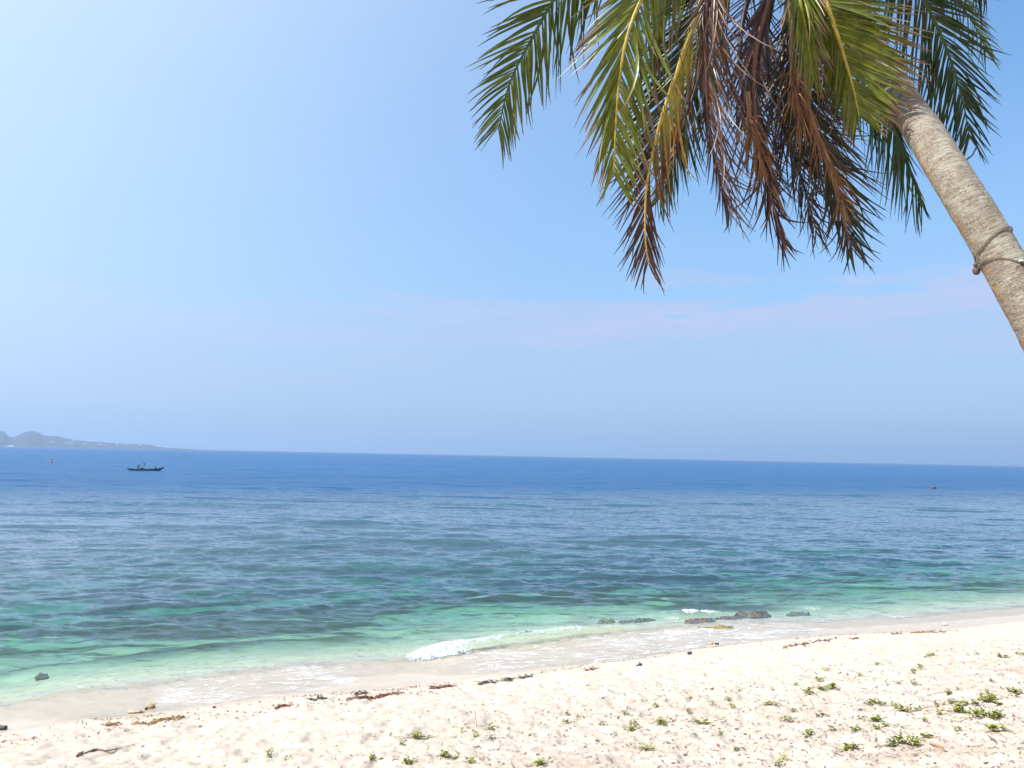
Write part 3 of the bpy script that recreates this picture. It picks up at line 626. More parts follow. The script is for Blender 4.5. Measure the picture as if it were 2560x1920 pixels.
def person(name, loc, rz, joints, edges, label, mat, root=0):
    me = bpy.data.meshes.new(name); me.from_pydata([j[:3] for j in joints], edges, []); o = link(name, me, None)
    md = o.modifiers.new('skin', 'SKIN'); md.use_smooth_shade = True
    for i, j in enumerate(joints): me.skin_vertices[0].data[i].radius = (j[3], j[3] if len(j) < 5 else j[4])
    me.skin_vertices[0].data[root].use_root = True
    sb_ = o.modifiers.new('sub', 'SUBSURF'); sb_.levels = 1; sb_.render_levels = 1
    dg = bpy.context.evaluated_depsgraph_get(); new = bpy.data.meshes.new_from_object(o.evaluated_get(dg)); o.modifiers.clear(); o.data = new
    new.materials.append(mat); o.location = loc; o.rotation_euler.z = rz
    return tag(o, label, 'person')
def cloth_mat():
    t = NT('dark_clothes'); o = t.obj(); n = t.noise(o, 9, 4, 0.6); c = t.mix(n, (0.02, 0.035, 0.045), (0.045, 0.06, 0.075))
    return t.end(t.bsdf(c, 0.85, None, 0.2))
CLO = cloth_mat()
rz_ = boat.rotation_euler.z; Mb = Matrix.Rotation(rz_, 3, 'Z')
fz = bz_(1177.4) + 0.045
# standing, bent forward to the right
J = [(0, 0, .86, .15), (0.10, 0, 1.04, .16), (0.26, 0, 1.20, .17), (0.34, 0, 1.28, .07), (0.42, 0, 1.36, .10), (0.47, 0, 1.44, .085),
     (-.03, .11, .80, .10), (0.02, .13, .45, .07), (-.06, .13, .08, .05), (0.08, .13, .035, .04), (-.03, -.11, .80, .10), (0.10, -.13, .46, .07), (0.06, -.13, .08, .05), (0.2, -.13, .035, .04),
     (0.24, .20, 1.16, .07), (0.36, .24, .93, .05), (0.47, .2, .74, .035), (0.53, .2, .68, .03), (0.24, -.20, 1.16, .07), (0.40, -.24, .95, .05), (0.5, -.2, .75, .035), (0.56, -.2, .69, .03)]
E = [(0, 1), (1, 2), (2, 3), (3, 4), (4, 5), (0, 6), (6, 7), (7, 8), (8, 9), (0, 10), (10, 11), (11, 12), (12, 13), (2, 14), (14, 15), (15, 16), (16, 17), (2, 18), (18, 19), (19, 20), (20, 21)]
person('person', b0.xy.to_3d() + Mb @ Vector((bx_(345.6), 0.0, fz)), rz_, J, E, 'person in dark clothes standing bent over in the fishing boat', CLO)
J = [(0, 0, .52, .16), (0, 0, .74, .16), (-0.02, 0, .94, .16), (-0.02, 0, 1.06, .06), (-0.03, 0, 1.16, .10), (-0.03, 0, 1.25, .085),
     (0.06, .11, .50, .10), (0.40, .14, .52, .07), (0.44, .14, .10, .05), (0.56, .14, .04, .04), (0.06, -.11, .50, .10), (0.40, -.14, .52, .07), (0.42, -.14, .10, .05), (0.54, -.14, .04, .04),
     (-.02, .2, .92, .065), (0.08, .26, .68, .05), (0.30, .2, .62, .035), (.36, .2, .6, .03), (-.02, -.2, .92, .065), (0.08, -.26, .68, .05), (0.30, -.2, .62, .035), (.36, -.2, .6, .03)]
person('person', b0.xy.to_3d() + Mb @ Vector((bx_(386.5), 0.0, bz_(1174.2) - 0.36)), rz_ + math.pi, J, E, 'person in dark clothes sitting low near the raised right end of the boat', CLO)
box(MB(), (bx_(386.5), 0, bz_(1174.2)), (0.26, 1.1, 0.05)).build('thwart', BOAT_IN, boat, False)
def lathe(prof, n=20):
    V = [(r * math.cos(2 * math.pi * j / n), r * math.sin(2 * math.pi * j / n), z) for r, z in prof for j in range(n)]
    Q = [(i * n + j, i * n + (j + 1) % n, (i + 1) * n + (j + 1) % n, (i + 1) * n + j) for i in range(len(prof) - 1) for j in range(n)]
    return V, Q + [tuple(range(n))[::-1], tuple(range((len(prof) - 1) * n, len(prof) * n))]
RED_P = plain('red_buoy_paint', (0.52, 0.035, 0.06), 0.5, 0.2, 3, 0.1)
q0 = on_z(129, 1157); buoy = empty('marker_buoy', (q0.x, q0.y, 0)); bu = (q0 - CAM).dot(fwd) / F
MB().add(*lathe([(.05, -.3), (.30, -.2), (.34, .0), (.32, 2.2 * bu), (.16, 3.6 * bu), (.12, 4 * bu)])).build('float_body', RED_P, buoy)
MB().add(*lathe([(.10, 4 * bu - .02), (.09, 7 * bu)])).build('mast', RED_P, buoy)
MB().add(*lathe([(.05, 7 * bu - .01), (.20, 7.6 * bu), (.20, 9.6 * bu), (.04, 10.6 * bu)])).build('topmark', RED_P, buoy)
tag(buoy, 'small red marker buoy on the sea at the far left', 'buoy')
q1 = on_z(2333, 1221.5); fu = (q1 - CAM).dot(fwd) / F; fl = empty('drifting_float', (q1.x, q1.y, 0.12))
def barrel(L0, L1, r): 
    V, Q = lathe([(r * .7, L0), (r, L0 + .05), (r * 1.05, (L0 + L1) / 2), (r, L1 - .05), (r * .7, L1)], 16); return [(z, x, y) for x, y, z in V], Q
MB().add(*barrel(-6.5 * fu, 2.5 * fu, .28)).build('drum', plain('rusty_red_drum', (0.22, 0.05, 0.045), 0.7, 0.4, 4, 0.2), fl)
MB().add(*barrel(2.7 * fu, 6.5 * fu, .2)).build('dark_float', plain('black_rubber', (0.012, 0.012, 0.02), 0.6, 0.2, 4, 0.1), fl)
for k in (-4.2, -1): MB().tube([(k * fu, .302 * math.cos(a), .302 * math.sin(a)) for a in np.linspace(0, 6.3, 20)], [0.02] * 20, 5).build('rope_band', BOAT_IN, fl)
tag(fl, 'rusty red drum float with a black end drifting far out on the right', 'float')
q2 = on_z(921, 1131.6); d2 = empty('distant_boat', (q2.x, q2.y, 0)); k2 = (q2 - CAM).dot(fwd) / F
Vh = [(-5 * k2, -1.2, 1.1 * k2), (-5 * k2, 1.2, 1.1 * k2), (4 * k2, 1.2, 1.3 * k2), (4 * k2, -1.2, 1.3 * k2), (7 * k2, 0, 2.0 * k2), (-4.6 * k2, -.8, -.4), (-4.6 * k2, .8, -.4), (4 * k2, .6, -.4), (4 * k2, -.6, -.4)]
MB().add(Vh, [(0, 1, 6, 5), (0, 5, 8, 3), (1, 2, 7, 6), (5, 6, 7, 8), (3, 8, 4), (2, 4, 7), (7, 4, 8), (0, 3, 4, 2, 1)]).build('hull', WHITE, d2, False)
box(MB(), (-1.5 * k2, 0, 1.1 * k2), (3 * k2, 1.6, 1.2 * k2)).build('cabin', WHITE, d2, False)
tag(d2, 'tiny pale boat on the horizon in the middle of the sea', 'boat')

# ------------------------------------------------------------------ coconut palm
def bark_material():
    t = NT('palm_bark'); p = t.pos(); al, an = t.attr('along'), t.attr('around')
    v = t.node('CombineXYZ', 0, X=an, Y=t.math('MULTIPLY', al, 7.0), Z=0.0)      # stretched rings
    n = t.noise(v, 5.0, 6, 0.65); ring = t.noise(t.node('CombineXYZ', 0, X=t.math('MULTIPLY', an, 0.6), Y=t.math('MULTIPLY', al, 26.0), Z=3.0), 1.6, 4, 0.6)
    crack = t.noise(t.node('CombineXYZ', 0, X=t.math('MULTIPLY', an, 1.6), Y=t.math('MULTIPLY', al, 22.0), Z=9.0), 4.0, 4, 0.7)
    blot = t.noise(p, 9.0, 5, 0.6); fine = t.noise(p, 60.0, 5, 0.7)
    c = t.mix(t.rng(n, 0.35, 0.65), (0.20, 0.165, 0.13), (0.31, 0.268, 0.21))
    c = t.mix(t.rng(blot, 0.45, 0.6, 0, 0.65), c, (0.37, 0.352, 0.275))            # pale lichen
    c = t.mix(t.rng(t.noise(p, 5.0, 4, 0.6), 0.55, 0.68, 0, 0.7), c, (0.235, 0.175, 0.15))  # mauve grey patches
    c = t.mix(t.rng(fine, 0.56, 0.66, 0, 0.6), c, (0.50, 0.47, 0.37))
    c = t.mix(t.math('MULTIPLY', t.rng(t.noise(p, 13.0, 4, 0.65), 0.44, 0.6), t.math('MULTIPLY', t.attr('rust'), 0.75)), c, (0.32, 0.17, 0.075))
    c = t.mix(t.math('MULTIPLY', t.rng(crack, 0.62, 0.70), 0.75), c, (0.10, 0.075, 0.055))
    fr_ = t.math('FRACT', t.math('ADD', t.math('MULTIPLY', al, 9.0), t.math('MULTIPLY', t.noise(p, 7.0, 4, 0.6), 1.1)))
    scar = t.math('MULTIPLY', t.rng(fr_, 0.0, 0.10, 1.0, 0.0), t.rng(t.noise(p, 18.0, 3, 0.6), 0.40, 0.58))
    c = t.mix(t.math('MULTIPLY', scar, 0.55), c, (0.11, 0.085, 0.065))
    h = t.math('ADD', t.math('MULTIPLY', t.math('SUBTRACT', ring, scar), 0.6), t.math('ADD', t.math('MULTIPLY', fine, 0.35), t.math('MULTIPLY', t.rng(crack, 0.6, 0.7), -0.5)))
    return t.end(t.bsdf(c, 0.9, t.bump(h, 1.0, 0.035), 0.15))
def leaf_material():
    t = NT('palm_leaf'); c = t.attr('tint', 'Color'); o = t.pos(); n = t.noise(o, 14.0, 3, 0.6)
    c2 = t.mix(1.0, c, t.mix(t.rng(n, 0.3, 0.7), (0.72, 0.72, 0.72), (1.2, 1.2, 1.2)), 'MULTIPLY')
    pr = t.bsdf(c2, 0.32, None, 0.38); tr = t.node('BsdfTranslucent', 0, Color=t.mix(1.0, c2, (1.5, 1.6, 0.9), 'MULTIPLY'))
    return t.end(t.mixs(0.20, pr, tr))
BARK, LEAF = bark_material(), leaf_material()
FIBRE = plain('palm_fibre', (0.24, 0.14, 0.075), 0.9, 0.5, 30, 0.3, 0.1); RACHIS_BROWN = plain('dry_rachis', (0.22, 0.11, 0.05), 0.7, 0.4, 9, 0.3, 0.2)
def tinted_mat(name, rough=0.5):
    t = NT(name); c = t.attr('tint', 'Color'); n = t.noise(t.pos(), 22, 4, 0.6)
    c = t.mix(1.0, c, t.mix(t.rng(n, 0.3, 0.7), (0.75, 0.75, 0.75), (1.2, 1.2, 1.2)), 'MULTIPLY')
    return t.end(t.bsdf(c, rough, t.bump(n, 0.3, 0.01), 0.35))
RACHIS = tinted_mat('frond_rachis')
TR = [(1985, -115, 6.35), (2060, -35, 6.35), (2130, 55, 6.3), (2190, 143, 6.25), (2254, 250, 6.1), (2314, 338, 5.8), (2372, 431, 5.5), (2420, 507, 5.35), (2466, 582, 5.25), (2545, 720, 5.08), (2629, 880, 4.95), (2730, 1110, 4.8), (2850, 1400, 4.7), (2960, 1700, 4.65), (3040, 1950, 4.65), (3090, 2150, 4.65)]
tp = [np.array(at(*q)) for q in TR]; base = tp[-1].copy(); gz = float(ground_z(base[0], base[1]))
TPATH, TLEN = even(catmull(tp, 200), 330)
for i, q in enumerate(TPATH):
    if q[2] < float(ground_z(q[0], q[1])) - 0.15: TPATH = TPATH[:i + 1]; break
NTR = len(TPATH); cumT = np.r_[0, np.cumsum(np.linalg.norm(np.diff(TPATH, axis=0), axis=1))]
def trunk_frame(i):
    i0, i1 = max(0, i - 2), min(NTR - 1, i + 2); T = Vector(TPATH[i1] - TPATH[i0]).normalized()
    V = (Vector(TPATH[i]) - CAM).normalized(); e1 = T.cross(V).normalized(); 
    if e1.dot(rgt) < 0: e1 = -e1
    e2 = T.cross(e1).normalized()
    if e2.dot(V) > 0: e2 = -e2
    return T, e1, e2
def trunk_r(l):
    base_l = cumT[-1] - l
    return np.interp(l, [0, 0.5, 0.9, 2.0, 2.8, 4.5, 7], [0.10, 0.109, 0.111, 0.129, 0.130, 0.137, 0.17]) + 0.12 * math.exp(-(base_l / 0.35) ** 2)
NS = 56; aj = 2 * math.pi * np.arange(NS) / NS; Lg, Ag = np.meshgrid(cumT, aj, indexing='ij')
rel = 1 + 0.02 * (((Lg * 9.0 + 0.25 * vnoise(Lg * 3.0, Lg * 0, 3)) % 1.0) - 0.5) + 0.045 * fbm(Lg * 1.2, np.cos(Ag) + 2 * np.sin(Ag), 12, 3) + 0.02 * fbm(Lg * 14, 3 * np.cos(Ag) + 5 * np.sin(Ag), 15, 2)
V = []
for i in range(NTR):
    T, e1, e2 = trunk_frame(i); rr_ = trunk_r(cumT[i]) * rel[i]
    V.append(TPATH[i][None] + rr_[:, None] * (np.cos(aj)[:, None] * np.array(e1) + np.sin(aj)[:, None] * np.array(e2)))
V = np.concatenate(V); AL = Lg.ravel(); AN = (np.cos(Ag) * 1.3 + np.sin(Ag) * 2.1).ravel(); RU = sstep(-0.45, -0.95, np.cos(Ag)).ravel()
Q = np.array([(i * NS + j, i * NS + (j + 1) % NS, (i + 1) * NS + (j + 1) % NS, (i + 1) * NS + j) for i in range(NTR - 1) for j in range(NS)])
palm = empty('coconut_palm', TPATH[-1]); PM = Matrix.Translation(-Vector(TPATH[-1]))
def pl(name, me, mat, parent=None):
    """link a mesh given in world space under the palm"""
    o = link(name, me, mat, parent or palm); o.matrix_parent_inverse = PM if parent is None else Matrix.Identity(4); return o
tag(palm, 'leaning coconut palm with drooping green and dead brown fronds over the beach', 'palm tree')
pl('trunk', np_mesh('trunk', V, Q, True, dict(along=AL, around=AN, rust=RU)), BARK)

GREEN, DGREEN, YGREEN = np.array((0.038, 0.066, 0.005)), np.array((0.012, 0.026, 0.005)), np.array((0.17, 0.18, 0.010))
YELL, ORNG = np.array((0.50, 0.36, 0.055)), np.array((0.56, 0.24, 0.03))
BROWN, DBROWN, TAN = np.array((0.095, 0.038, 0.025)), np.array((0.022, 0.011, 0.010)), np.array((0.28, 0.155, 0.085))  # DBROWN: dark dead brown, deepened to carry shade inside the crown
def lerp(a, b, t): return a + (b - a) * np.clip(t, 0, 1)
def c_green(u, v, sd, q):
    c = lerp(DGREEN, GREEN, 0.35 + 0.65 * q); c = lerp(c, YGREEN, 0.55 * max(0, q - 0.5) + 0.25 * u)
    return lerp(c, BROWN, (v - 0.86) / 0.14 * (0.5 + q))
def c_bright(u, v, sd, q):
    c = lerp(GREEN, YGREEN, 0.2 + 0.5 * q + 0.3 * u); return lerp(c, lerp(TAN, BROWN, q), (v - 0.72 + 0.1 * q) / 0.2)
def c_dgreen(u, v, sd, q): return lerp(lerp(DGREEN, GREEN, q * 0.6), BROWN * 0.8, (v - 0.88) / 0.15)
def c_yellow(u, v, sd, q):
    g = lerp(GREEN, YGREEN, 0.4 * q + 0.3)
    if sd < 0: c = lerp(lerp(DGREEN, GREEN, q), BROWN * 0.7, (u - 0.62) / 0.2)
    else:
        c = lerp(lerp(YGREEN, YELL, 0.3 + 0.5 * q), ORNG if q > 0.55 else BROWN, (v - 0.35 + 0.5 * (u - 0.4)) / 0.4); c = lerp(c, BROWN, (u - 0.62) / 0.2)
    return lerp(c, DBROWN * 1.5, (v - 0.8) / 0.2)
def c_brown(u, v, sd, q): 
    c = lerp(BROWN, TAN, 0.75 * q * (1 - v)); c = lerp(c, DBROWN * 1.2, 0.45 * v + 0.1); return c if sd > 0 else c * 0.45  # left leaflets: same brown with a shaded side put into the tint
def c_dark(u, v, sd, q): return lerp(DBROWN, BROWN, 0.45 * q)  # inner dead fronds: dark brown with crown shade put into the colour
def c_mixd(u, v, sd, q): return lerp(lerp(DBROWN, TAN if q > .9 else BROWN, 0.8 if q > 0.6 else 0.25), DBROWN, (v - 0.6) / 0.4)
def c_half(u, v, sd, q): return lerp(lerp(DGREEN, BROWN, 0.75 if q > 0.72 else 0.15), DBROWN, (v - 0.75) / 0.25)

CR = (1985, -112, 6.35)
# pts, half-spacing count per side, Lmax, (angle right, angle left) deg, twist deg, droop, colour, rachis colour, length factor (right, left)
FR = [
 dict(p=[CR, (1800, -215, 6.0), (1580, -200, 5.85), (1420, -50, 5.8), (1325, 105, 5.8), (1272, 215, 5.85), (1246, 325, 5.9)], n=92, L=.74, a=(46, 46), tw=12, dr=.34, c=c_green, rc=GREEN * 1.2, lf=(1.05, .95), wk=1.2, lab='green frond arching out furthest left'),
 dict(p=[CR, (1840, -200, 5.9), (1690, -120, 5.5), (1607, -5, 5.4), (1566, 100, 5.35), (1546, 225, 5.4), (1538, 345, 5.45), (1534, 440, 5.5)], n=100, L=.80, a=(46, 27), us=.46, tw=-14, dr=.20, c=c_bright, rc=YELL * 0.75, lf=(1.05, .92), wk=1.4, lab='broad yellowish green frond hanging beside the brown ones'),
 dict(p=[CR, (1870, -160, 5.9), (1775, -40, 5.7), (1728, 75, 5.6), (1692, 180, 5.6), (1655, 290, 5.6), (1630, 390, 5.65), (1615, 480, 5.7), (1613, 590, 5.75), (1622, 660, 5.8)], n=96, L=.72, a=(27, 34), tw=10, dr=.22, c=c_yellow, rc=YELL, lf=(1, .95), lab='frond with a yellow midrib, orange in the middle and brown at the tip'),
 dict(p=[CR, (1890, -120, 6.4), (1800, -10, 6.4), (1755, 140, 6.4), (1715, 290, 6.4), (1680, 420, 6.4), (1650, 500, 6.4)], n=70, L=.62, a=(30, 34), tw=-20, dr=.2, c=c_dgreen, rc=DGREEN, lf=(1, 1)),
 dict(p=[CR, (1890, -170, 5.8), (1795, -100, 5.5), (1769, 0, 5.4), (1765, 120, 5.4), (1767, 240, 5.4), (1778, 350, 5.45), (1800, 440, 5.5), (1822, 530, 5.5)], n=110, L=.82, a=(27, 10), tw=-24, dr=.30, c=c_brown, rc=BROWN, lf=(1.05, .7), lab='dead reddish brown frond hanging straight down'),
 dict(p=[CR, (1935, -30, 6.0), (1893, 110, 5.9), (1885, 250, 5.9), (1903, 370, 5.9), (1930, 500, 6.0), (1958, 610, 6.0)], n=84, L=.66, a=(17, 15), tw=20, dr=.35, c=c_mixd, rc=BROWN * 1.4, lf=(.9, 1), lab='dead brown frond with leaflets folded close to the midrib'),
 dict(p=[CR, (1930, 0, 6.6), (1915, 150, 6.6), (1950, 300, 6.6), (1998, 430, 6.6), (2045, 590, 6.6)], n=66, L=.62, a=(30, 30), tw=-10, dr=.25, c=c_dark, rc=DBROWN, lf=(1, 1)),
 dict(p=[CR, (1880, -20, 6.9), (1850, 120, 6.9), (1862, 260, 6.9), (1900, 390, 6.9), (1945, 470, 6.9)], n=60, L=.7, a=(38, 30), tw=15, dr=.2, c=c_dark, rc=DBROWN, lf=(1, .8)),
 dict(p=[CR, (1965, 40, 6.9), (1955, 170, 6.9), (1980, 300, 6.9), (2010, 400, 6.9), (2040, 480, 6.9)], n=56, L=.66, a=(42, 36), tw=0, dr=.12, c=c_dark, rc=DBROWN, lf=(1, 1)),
 dict(p=[CR, (1980, 30, 6.25), (1986, 190, 6.1), (2028, 320, 6.1), (2075, 430, 6.1), (2105, 540, 6.1), (2130, 620, 6.1)], n=92, L=.68, a=(33, 24), tw=10, dr=.16, c=c_half, rc=BROWN * 1.6, lf=(1.05, .9), lab='half dead frond with an orange brown midrib and dull green leaflets'),
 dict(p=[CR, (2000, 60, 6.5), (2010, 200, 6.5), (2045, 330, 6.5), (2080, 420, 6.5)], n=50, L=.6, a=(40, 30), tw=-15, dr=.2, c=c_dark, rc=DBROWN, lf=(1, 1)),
 dict(p=[CR, (1992, -60, 5.9), (2000, 0, 5.75), (2014, 70, 5.75), (2026, 150, 5.8), (2034, 200, 5.85)], n=52, L=.52, a=(22, 22), tw=30, dr=.35, c=c_bright, rc=YGREEN, lf=(1, 1), lab='short yellow green frond with brown leaflet tips in the crown'),
 dict(p=[CR, (2020, -70, 6.1), (2062, 0, 5.95), (2091, 80, 5.92), (2113, 150, 5.92), (2133, 220, 5.90), (2148, 290, 5.88)], n=96, L=.78, a=(52, 27), tw=-10, dr=.10, c=c_bright, rc=YELL * 0.8, lf=(.95, .85), wk=1.35, lab='bright green frond hanging in front of the trunk top'),
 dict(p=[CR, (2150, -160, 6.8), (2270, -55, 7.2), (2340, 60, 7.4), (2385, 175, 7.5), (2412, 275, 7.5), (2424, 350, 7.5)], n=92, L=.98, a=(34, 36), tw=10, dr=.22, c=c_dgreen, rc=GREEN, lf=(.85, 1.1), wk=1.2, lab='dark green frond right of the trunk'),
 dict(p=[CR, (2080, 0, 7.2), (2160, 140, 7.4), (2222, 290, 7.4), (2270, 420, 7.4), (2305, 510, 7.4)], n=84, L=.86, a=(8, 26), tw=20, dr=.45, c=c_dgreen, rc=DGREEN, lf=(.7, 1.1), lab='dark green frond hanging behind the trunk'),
 dict(p=[CR, (2200, -210, 7.6), (2340, -70, 8.0), (2418, 35, 8.1), (2450, 90, 8.2), (2466, 130, 8.2)], n=66, L=.72, a=(24, 30), tw=25, dr=.5, c=c_green, rc=GREEN, lf=(1, 1), lab='small looking green frond at the upper right edge of the crown'),
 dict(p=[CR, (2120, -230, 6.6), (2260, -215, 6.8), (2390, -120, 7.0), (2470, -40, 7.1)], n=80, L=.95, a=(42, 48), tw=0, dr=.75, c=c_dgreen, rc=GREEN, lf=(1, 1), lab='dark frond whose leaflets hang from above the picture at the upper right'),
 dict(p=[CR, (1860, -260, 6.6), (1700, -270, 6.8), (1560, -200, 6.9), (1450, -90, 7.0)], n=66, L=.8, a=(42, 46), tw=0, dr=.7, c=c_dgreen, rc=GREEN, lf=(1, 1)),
]
def project(p):
    d = Vector(p) - CAM; z = d.dot(fwd); return (W / 2 + F * d.dot(rgt) / z, H / 2 - F * d.dot(upv) / z)
leaves = []; frond_obj = []
DOWN = Vector((0, 0, -1))
for fi, f in enumerate(FR):
    rnd = random.Random(100 + fi)
    P, L = even(catmull([np.array(at(*q)) for q in f['p']], 120), 60)
    # rachis: broad clasping base tapering to a wire
    Rr = [0.030 * (1 - i / 60) ** 0.9 + 0.0035 + (0.018 if i < 4 else 0) for i in range(61)]
    tv, tq = tube_arrays(P, Rr, 7); tq = [q for q in tq]
    rcol = np.array([f['rc'] * (0.85 + 0.3 * rnd.random()) for _ in tv])
    me = pyd('frond', tv, tq); ca = me.attributes.new('tint', 'FLOAT_COLOR', 'POINT')
    ca.data.foreach_set('color', np.c_[rcol, np.ones(len(rcol))].astype(np.float32).ravel())
    fo_ = pl('frond', me, RACHIS); frond_obj.append(fo_)
    if 'lab' in f: fo_['label'] = f['lab']
    n = int(f['n'] * 1.15); tw = math.radians(f['tw'])
    for k in range(n):
        for sd in (1, -1):
            if rnd.random() < (0.26 if f['c'] in (c_dark, c_brown, c_mixd) else 0.10): continue
            u = 0.16 + 0.84 * ((k + 0.5 * (sd > 0) + rnd.uniform(-.25, .25)) / n)
            if sd < 0 and u < f.get('us', 0): continue
            ii = min(59, max(1, int(u * 60))); fr_ = u * 60 - ii
            p0 = Vector(P[ii] + (P[min(60, ii + 1)] - P[ii]) * fr_)
            T = Vector(P[min(60, ii + 2)] - P[max(0, ii - 2)]).normalized(); Vw = (p0 - CAM).normalized()
            sb_ = T.cross(Vw).normalized()
            if sb_.dot(rgt) < 0 and abs(T.dot(upv)) > 0.3: sb_ = -sb_
            if abs(T.dot(upv)) <= 0.3 and sb_.dot(upv) > 0: sb_ = -sb_
            side = (sb_ * math.cos(tw) + Vw * math.sin(tw)).normalized(); nr = T.cross(side).normalized()
            if nr.dot(Vw) > 0: nr = -nr
            a = math.radians(f['a'][0 if sd > 0 else 1]) * (1.18 - 0.5 * u) + rnd.gauss(0, .055)
            out = (side * sd - nr * 0.22).normalized(); d = (T * math.cos(a) + out * math.sin(a)).normalized()
            prof_ = min(1, (u - 0.1) / 0.22) * (1 - 0.62 * max(0, (u - 0.55) / 0.45) ** 1.4)
            Ll = f['L'] * f['lf'][0 if sd > 0 else 1] * prof_ * rnd.uniform(.80, 1.10) * (0.55 if rnd.random() < .06 else 1)
            wd = 0.0096 * f.get('wk', 1.0) * (0.55 + 0.45 * prof_) * rnd.uniform(.8, 1.15) * (0.7 if f['c'] in (c_dark, c_brown) else 1.0)
            q = rnd.random(); Vv, Cc = [], []; p_ = p0.copy(); nseg = 6; wv = nr.cross(d).normalized(); roll = rnd.gauss(0, .35)
            wv = (wv * math.cos(roll) + nr * math.sin(roll)).normalized(); jk = (2.6 if f['c'] in (c_dark, c_brown, c_half, c_mixd) else 1.0) * (3.0 if rnd.random() < .07 else 1.0); jit = Vector((rnd.gauss(0, .06), rnd.gauss(0, .06), rnd.gauss(0, .04))) * jk
            for s_i in range(nseg + 1):
                v_ = s_i / nseg; ww = wd * (0.35 + 0.65 * min(1, v_ * 5)) * (1 - v_ ** 2.2) + 0.0012
                nn_ = d.cross(wv).normalized(); wv2 = nn_.cross(d).normalized()
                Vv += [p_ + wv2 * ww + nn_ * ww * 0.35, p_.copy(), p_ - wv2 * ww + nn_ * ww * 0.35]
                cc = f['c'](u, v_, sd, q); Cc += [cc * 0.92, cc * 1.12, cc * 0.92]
                p_ = p_ + d * (Ll / nseg); d = (d + DOWN * f['dr'] * (0.08 + 0.22 * v_) + jit * 0.5).normalized()
            Ff = [(3 * i + j, 3 * i + j + 1, 3 * i + j + 4, 3 * i + j + 3) for i in range(nseg) for j in (0, 1)]
            a0, a1 = project(Vv[1]), project(Vv[3 * nseg + 1]); mid = project(Vv[3 * (nseg // 2) + 1]); inside = -20 < mid[0] < W and 0 < mid[1] < H
            dist = (Vv[1] - CAM).length
            score = math.hypot(a0[0] - a1[0], a0[1] - a1[1]) * wd / dist * (1 if inside else 0) * (1.6 if dist < 6.1 else 1.0) * (1.0 if f['c'] is not c_dark else 0.3)
            leaves.append((score, fi, np.array([tuple(v) for v in Vv]), np.array(Ff), np.array(Cc)))
order = sorted(range(len(leaves)), key=lambda i: -leaves[i][0]); single = set(order[:300])
for i in order[:300]:
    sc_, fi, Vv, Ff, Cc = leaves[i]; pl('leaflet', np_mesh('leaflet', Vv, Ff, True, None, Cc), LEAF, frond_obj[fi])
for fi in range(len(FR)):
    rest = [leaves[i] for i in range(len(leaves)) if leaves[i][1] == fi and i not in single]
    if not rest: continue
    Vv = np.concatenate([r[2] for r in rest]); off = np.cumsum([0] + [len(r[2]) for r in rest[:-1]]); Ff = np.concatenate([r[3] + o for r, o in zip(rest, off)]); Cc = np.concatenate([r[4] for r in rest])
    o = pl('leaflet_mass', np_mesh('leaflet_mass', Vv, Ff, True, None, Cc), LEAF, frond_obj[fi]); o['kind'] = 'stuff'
# matted fibre and torn leaf sheaths round the head of the trunk
mb = MB(); rnd = random.Random(3)
for k in range(700):
    i = int(min(rnd.uniform(0, 46), rnd.uniform(8, 60))) ; T, e1, e2 = trunk_frame(i); a = rnd.uniform(0, 6.28); o_ = e1 * math.cos(a) + e2 * math.sin(a); r = trunk_r(cumT[i]) * 1.02
    p0 = Vector(TPATH[i]) + o_ * r; d = (T * rnd.uniform(.5, 1) + o_ * rnd.uniform(-.02, .55) + Vector((rnd.gauss(0, .2), rnd.gauss(0, .2), rnd.gauss(0, .2)))).normalized(); Ls = rnd.uniform(.06, .30); w_ = o_.cross(T) * rnd.uniform(.003, .012)
    p1, p2 = p0 + d * Ls * .5, p0 + d * Ls + DOWN * 0.03
    mb.add([p0 - w_, p0 + w_, p1 - w_ * .8, p1 + w_ * .8, p2 - w_ * .2, p2 + w_ * .2], [(0, 1, 3, 2), (2, 3, 5, 4)])
o = mb.build('sheath_fibre', FIBRE); o.parent = palm; o.matrix_parent_inverse = PM; o['kind'] = 'stuff'
# dry flower stalks hanging in the dead fronds
for pts, rr_ in [([(1978, 60, 6.0), (1979, 150, 5.95), (1985, 235, 5.9), (2000, 285, 5.9), (2010, 320, 5.9)], .020), ([(2000, 150, 6.0), (2022, 270, 5.95), (2050, 350, 5.95), (2080, 420, 5.95), (2094, 470, 5.95), (2104, 520, 5.95)], .018), ([(1870, 230, 5.8), (1876, 300, 5.8), (1890, 350, 5.8), (1905, 395, 5.8)], .017)]:
    Pp, _ = even(catmull([np.array(at(*q)) for q in pts], 40), 26); mb = MB(); mb.tube(Pp, [rr_ * (1 - 0.75 * (i / 26) ** 1.5) * (0.85 + 0.3 * rnd.random()) for i in range(27)], 9)
    for k in range(60):
        i = int(rnd.uniform(8, 26)); p0 = Vector(Pp[i]); T = Vector(Pp[i] - Pp[i - 1]).normalized(); d = (T * .8 + Vector((rnd.gauss(0, .4), rnd.gauss(0, .4), rnd.gauss(-.3, .3)))).normalized(); mb.tube([p0, p0 + d * .10, p0 + d * .2 + DOWN * .05], [.006, .005, .002], 4)
    o = mb.build('dry_flower_stalk', RACHIS_BROWN); o.parent = palm; o.matrix_parent_inverse = PM
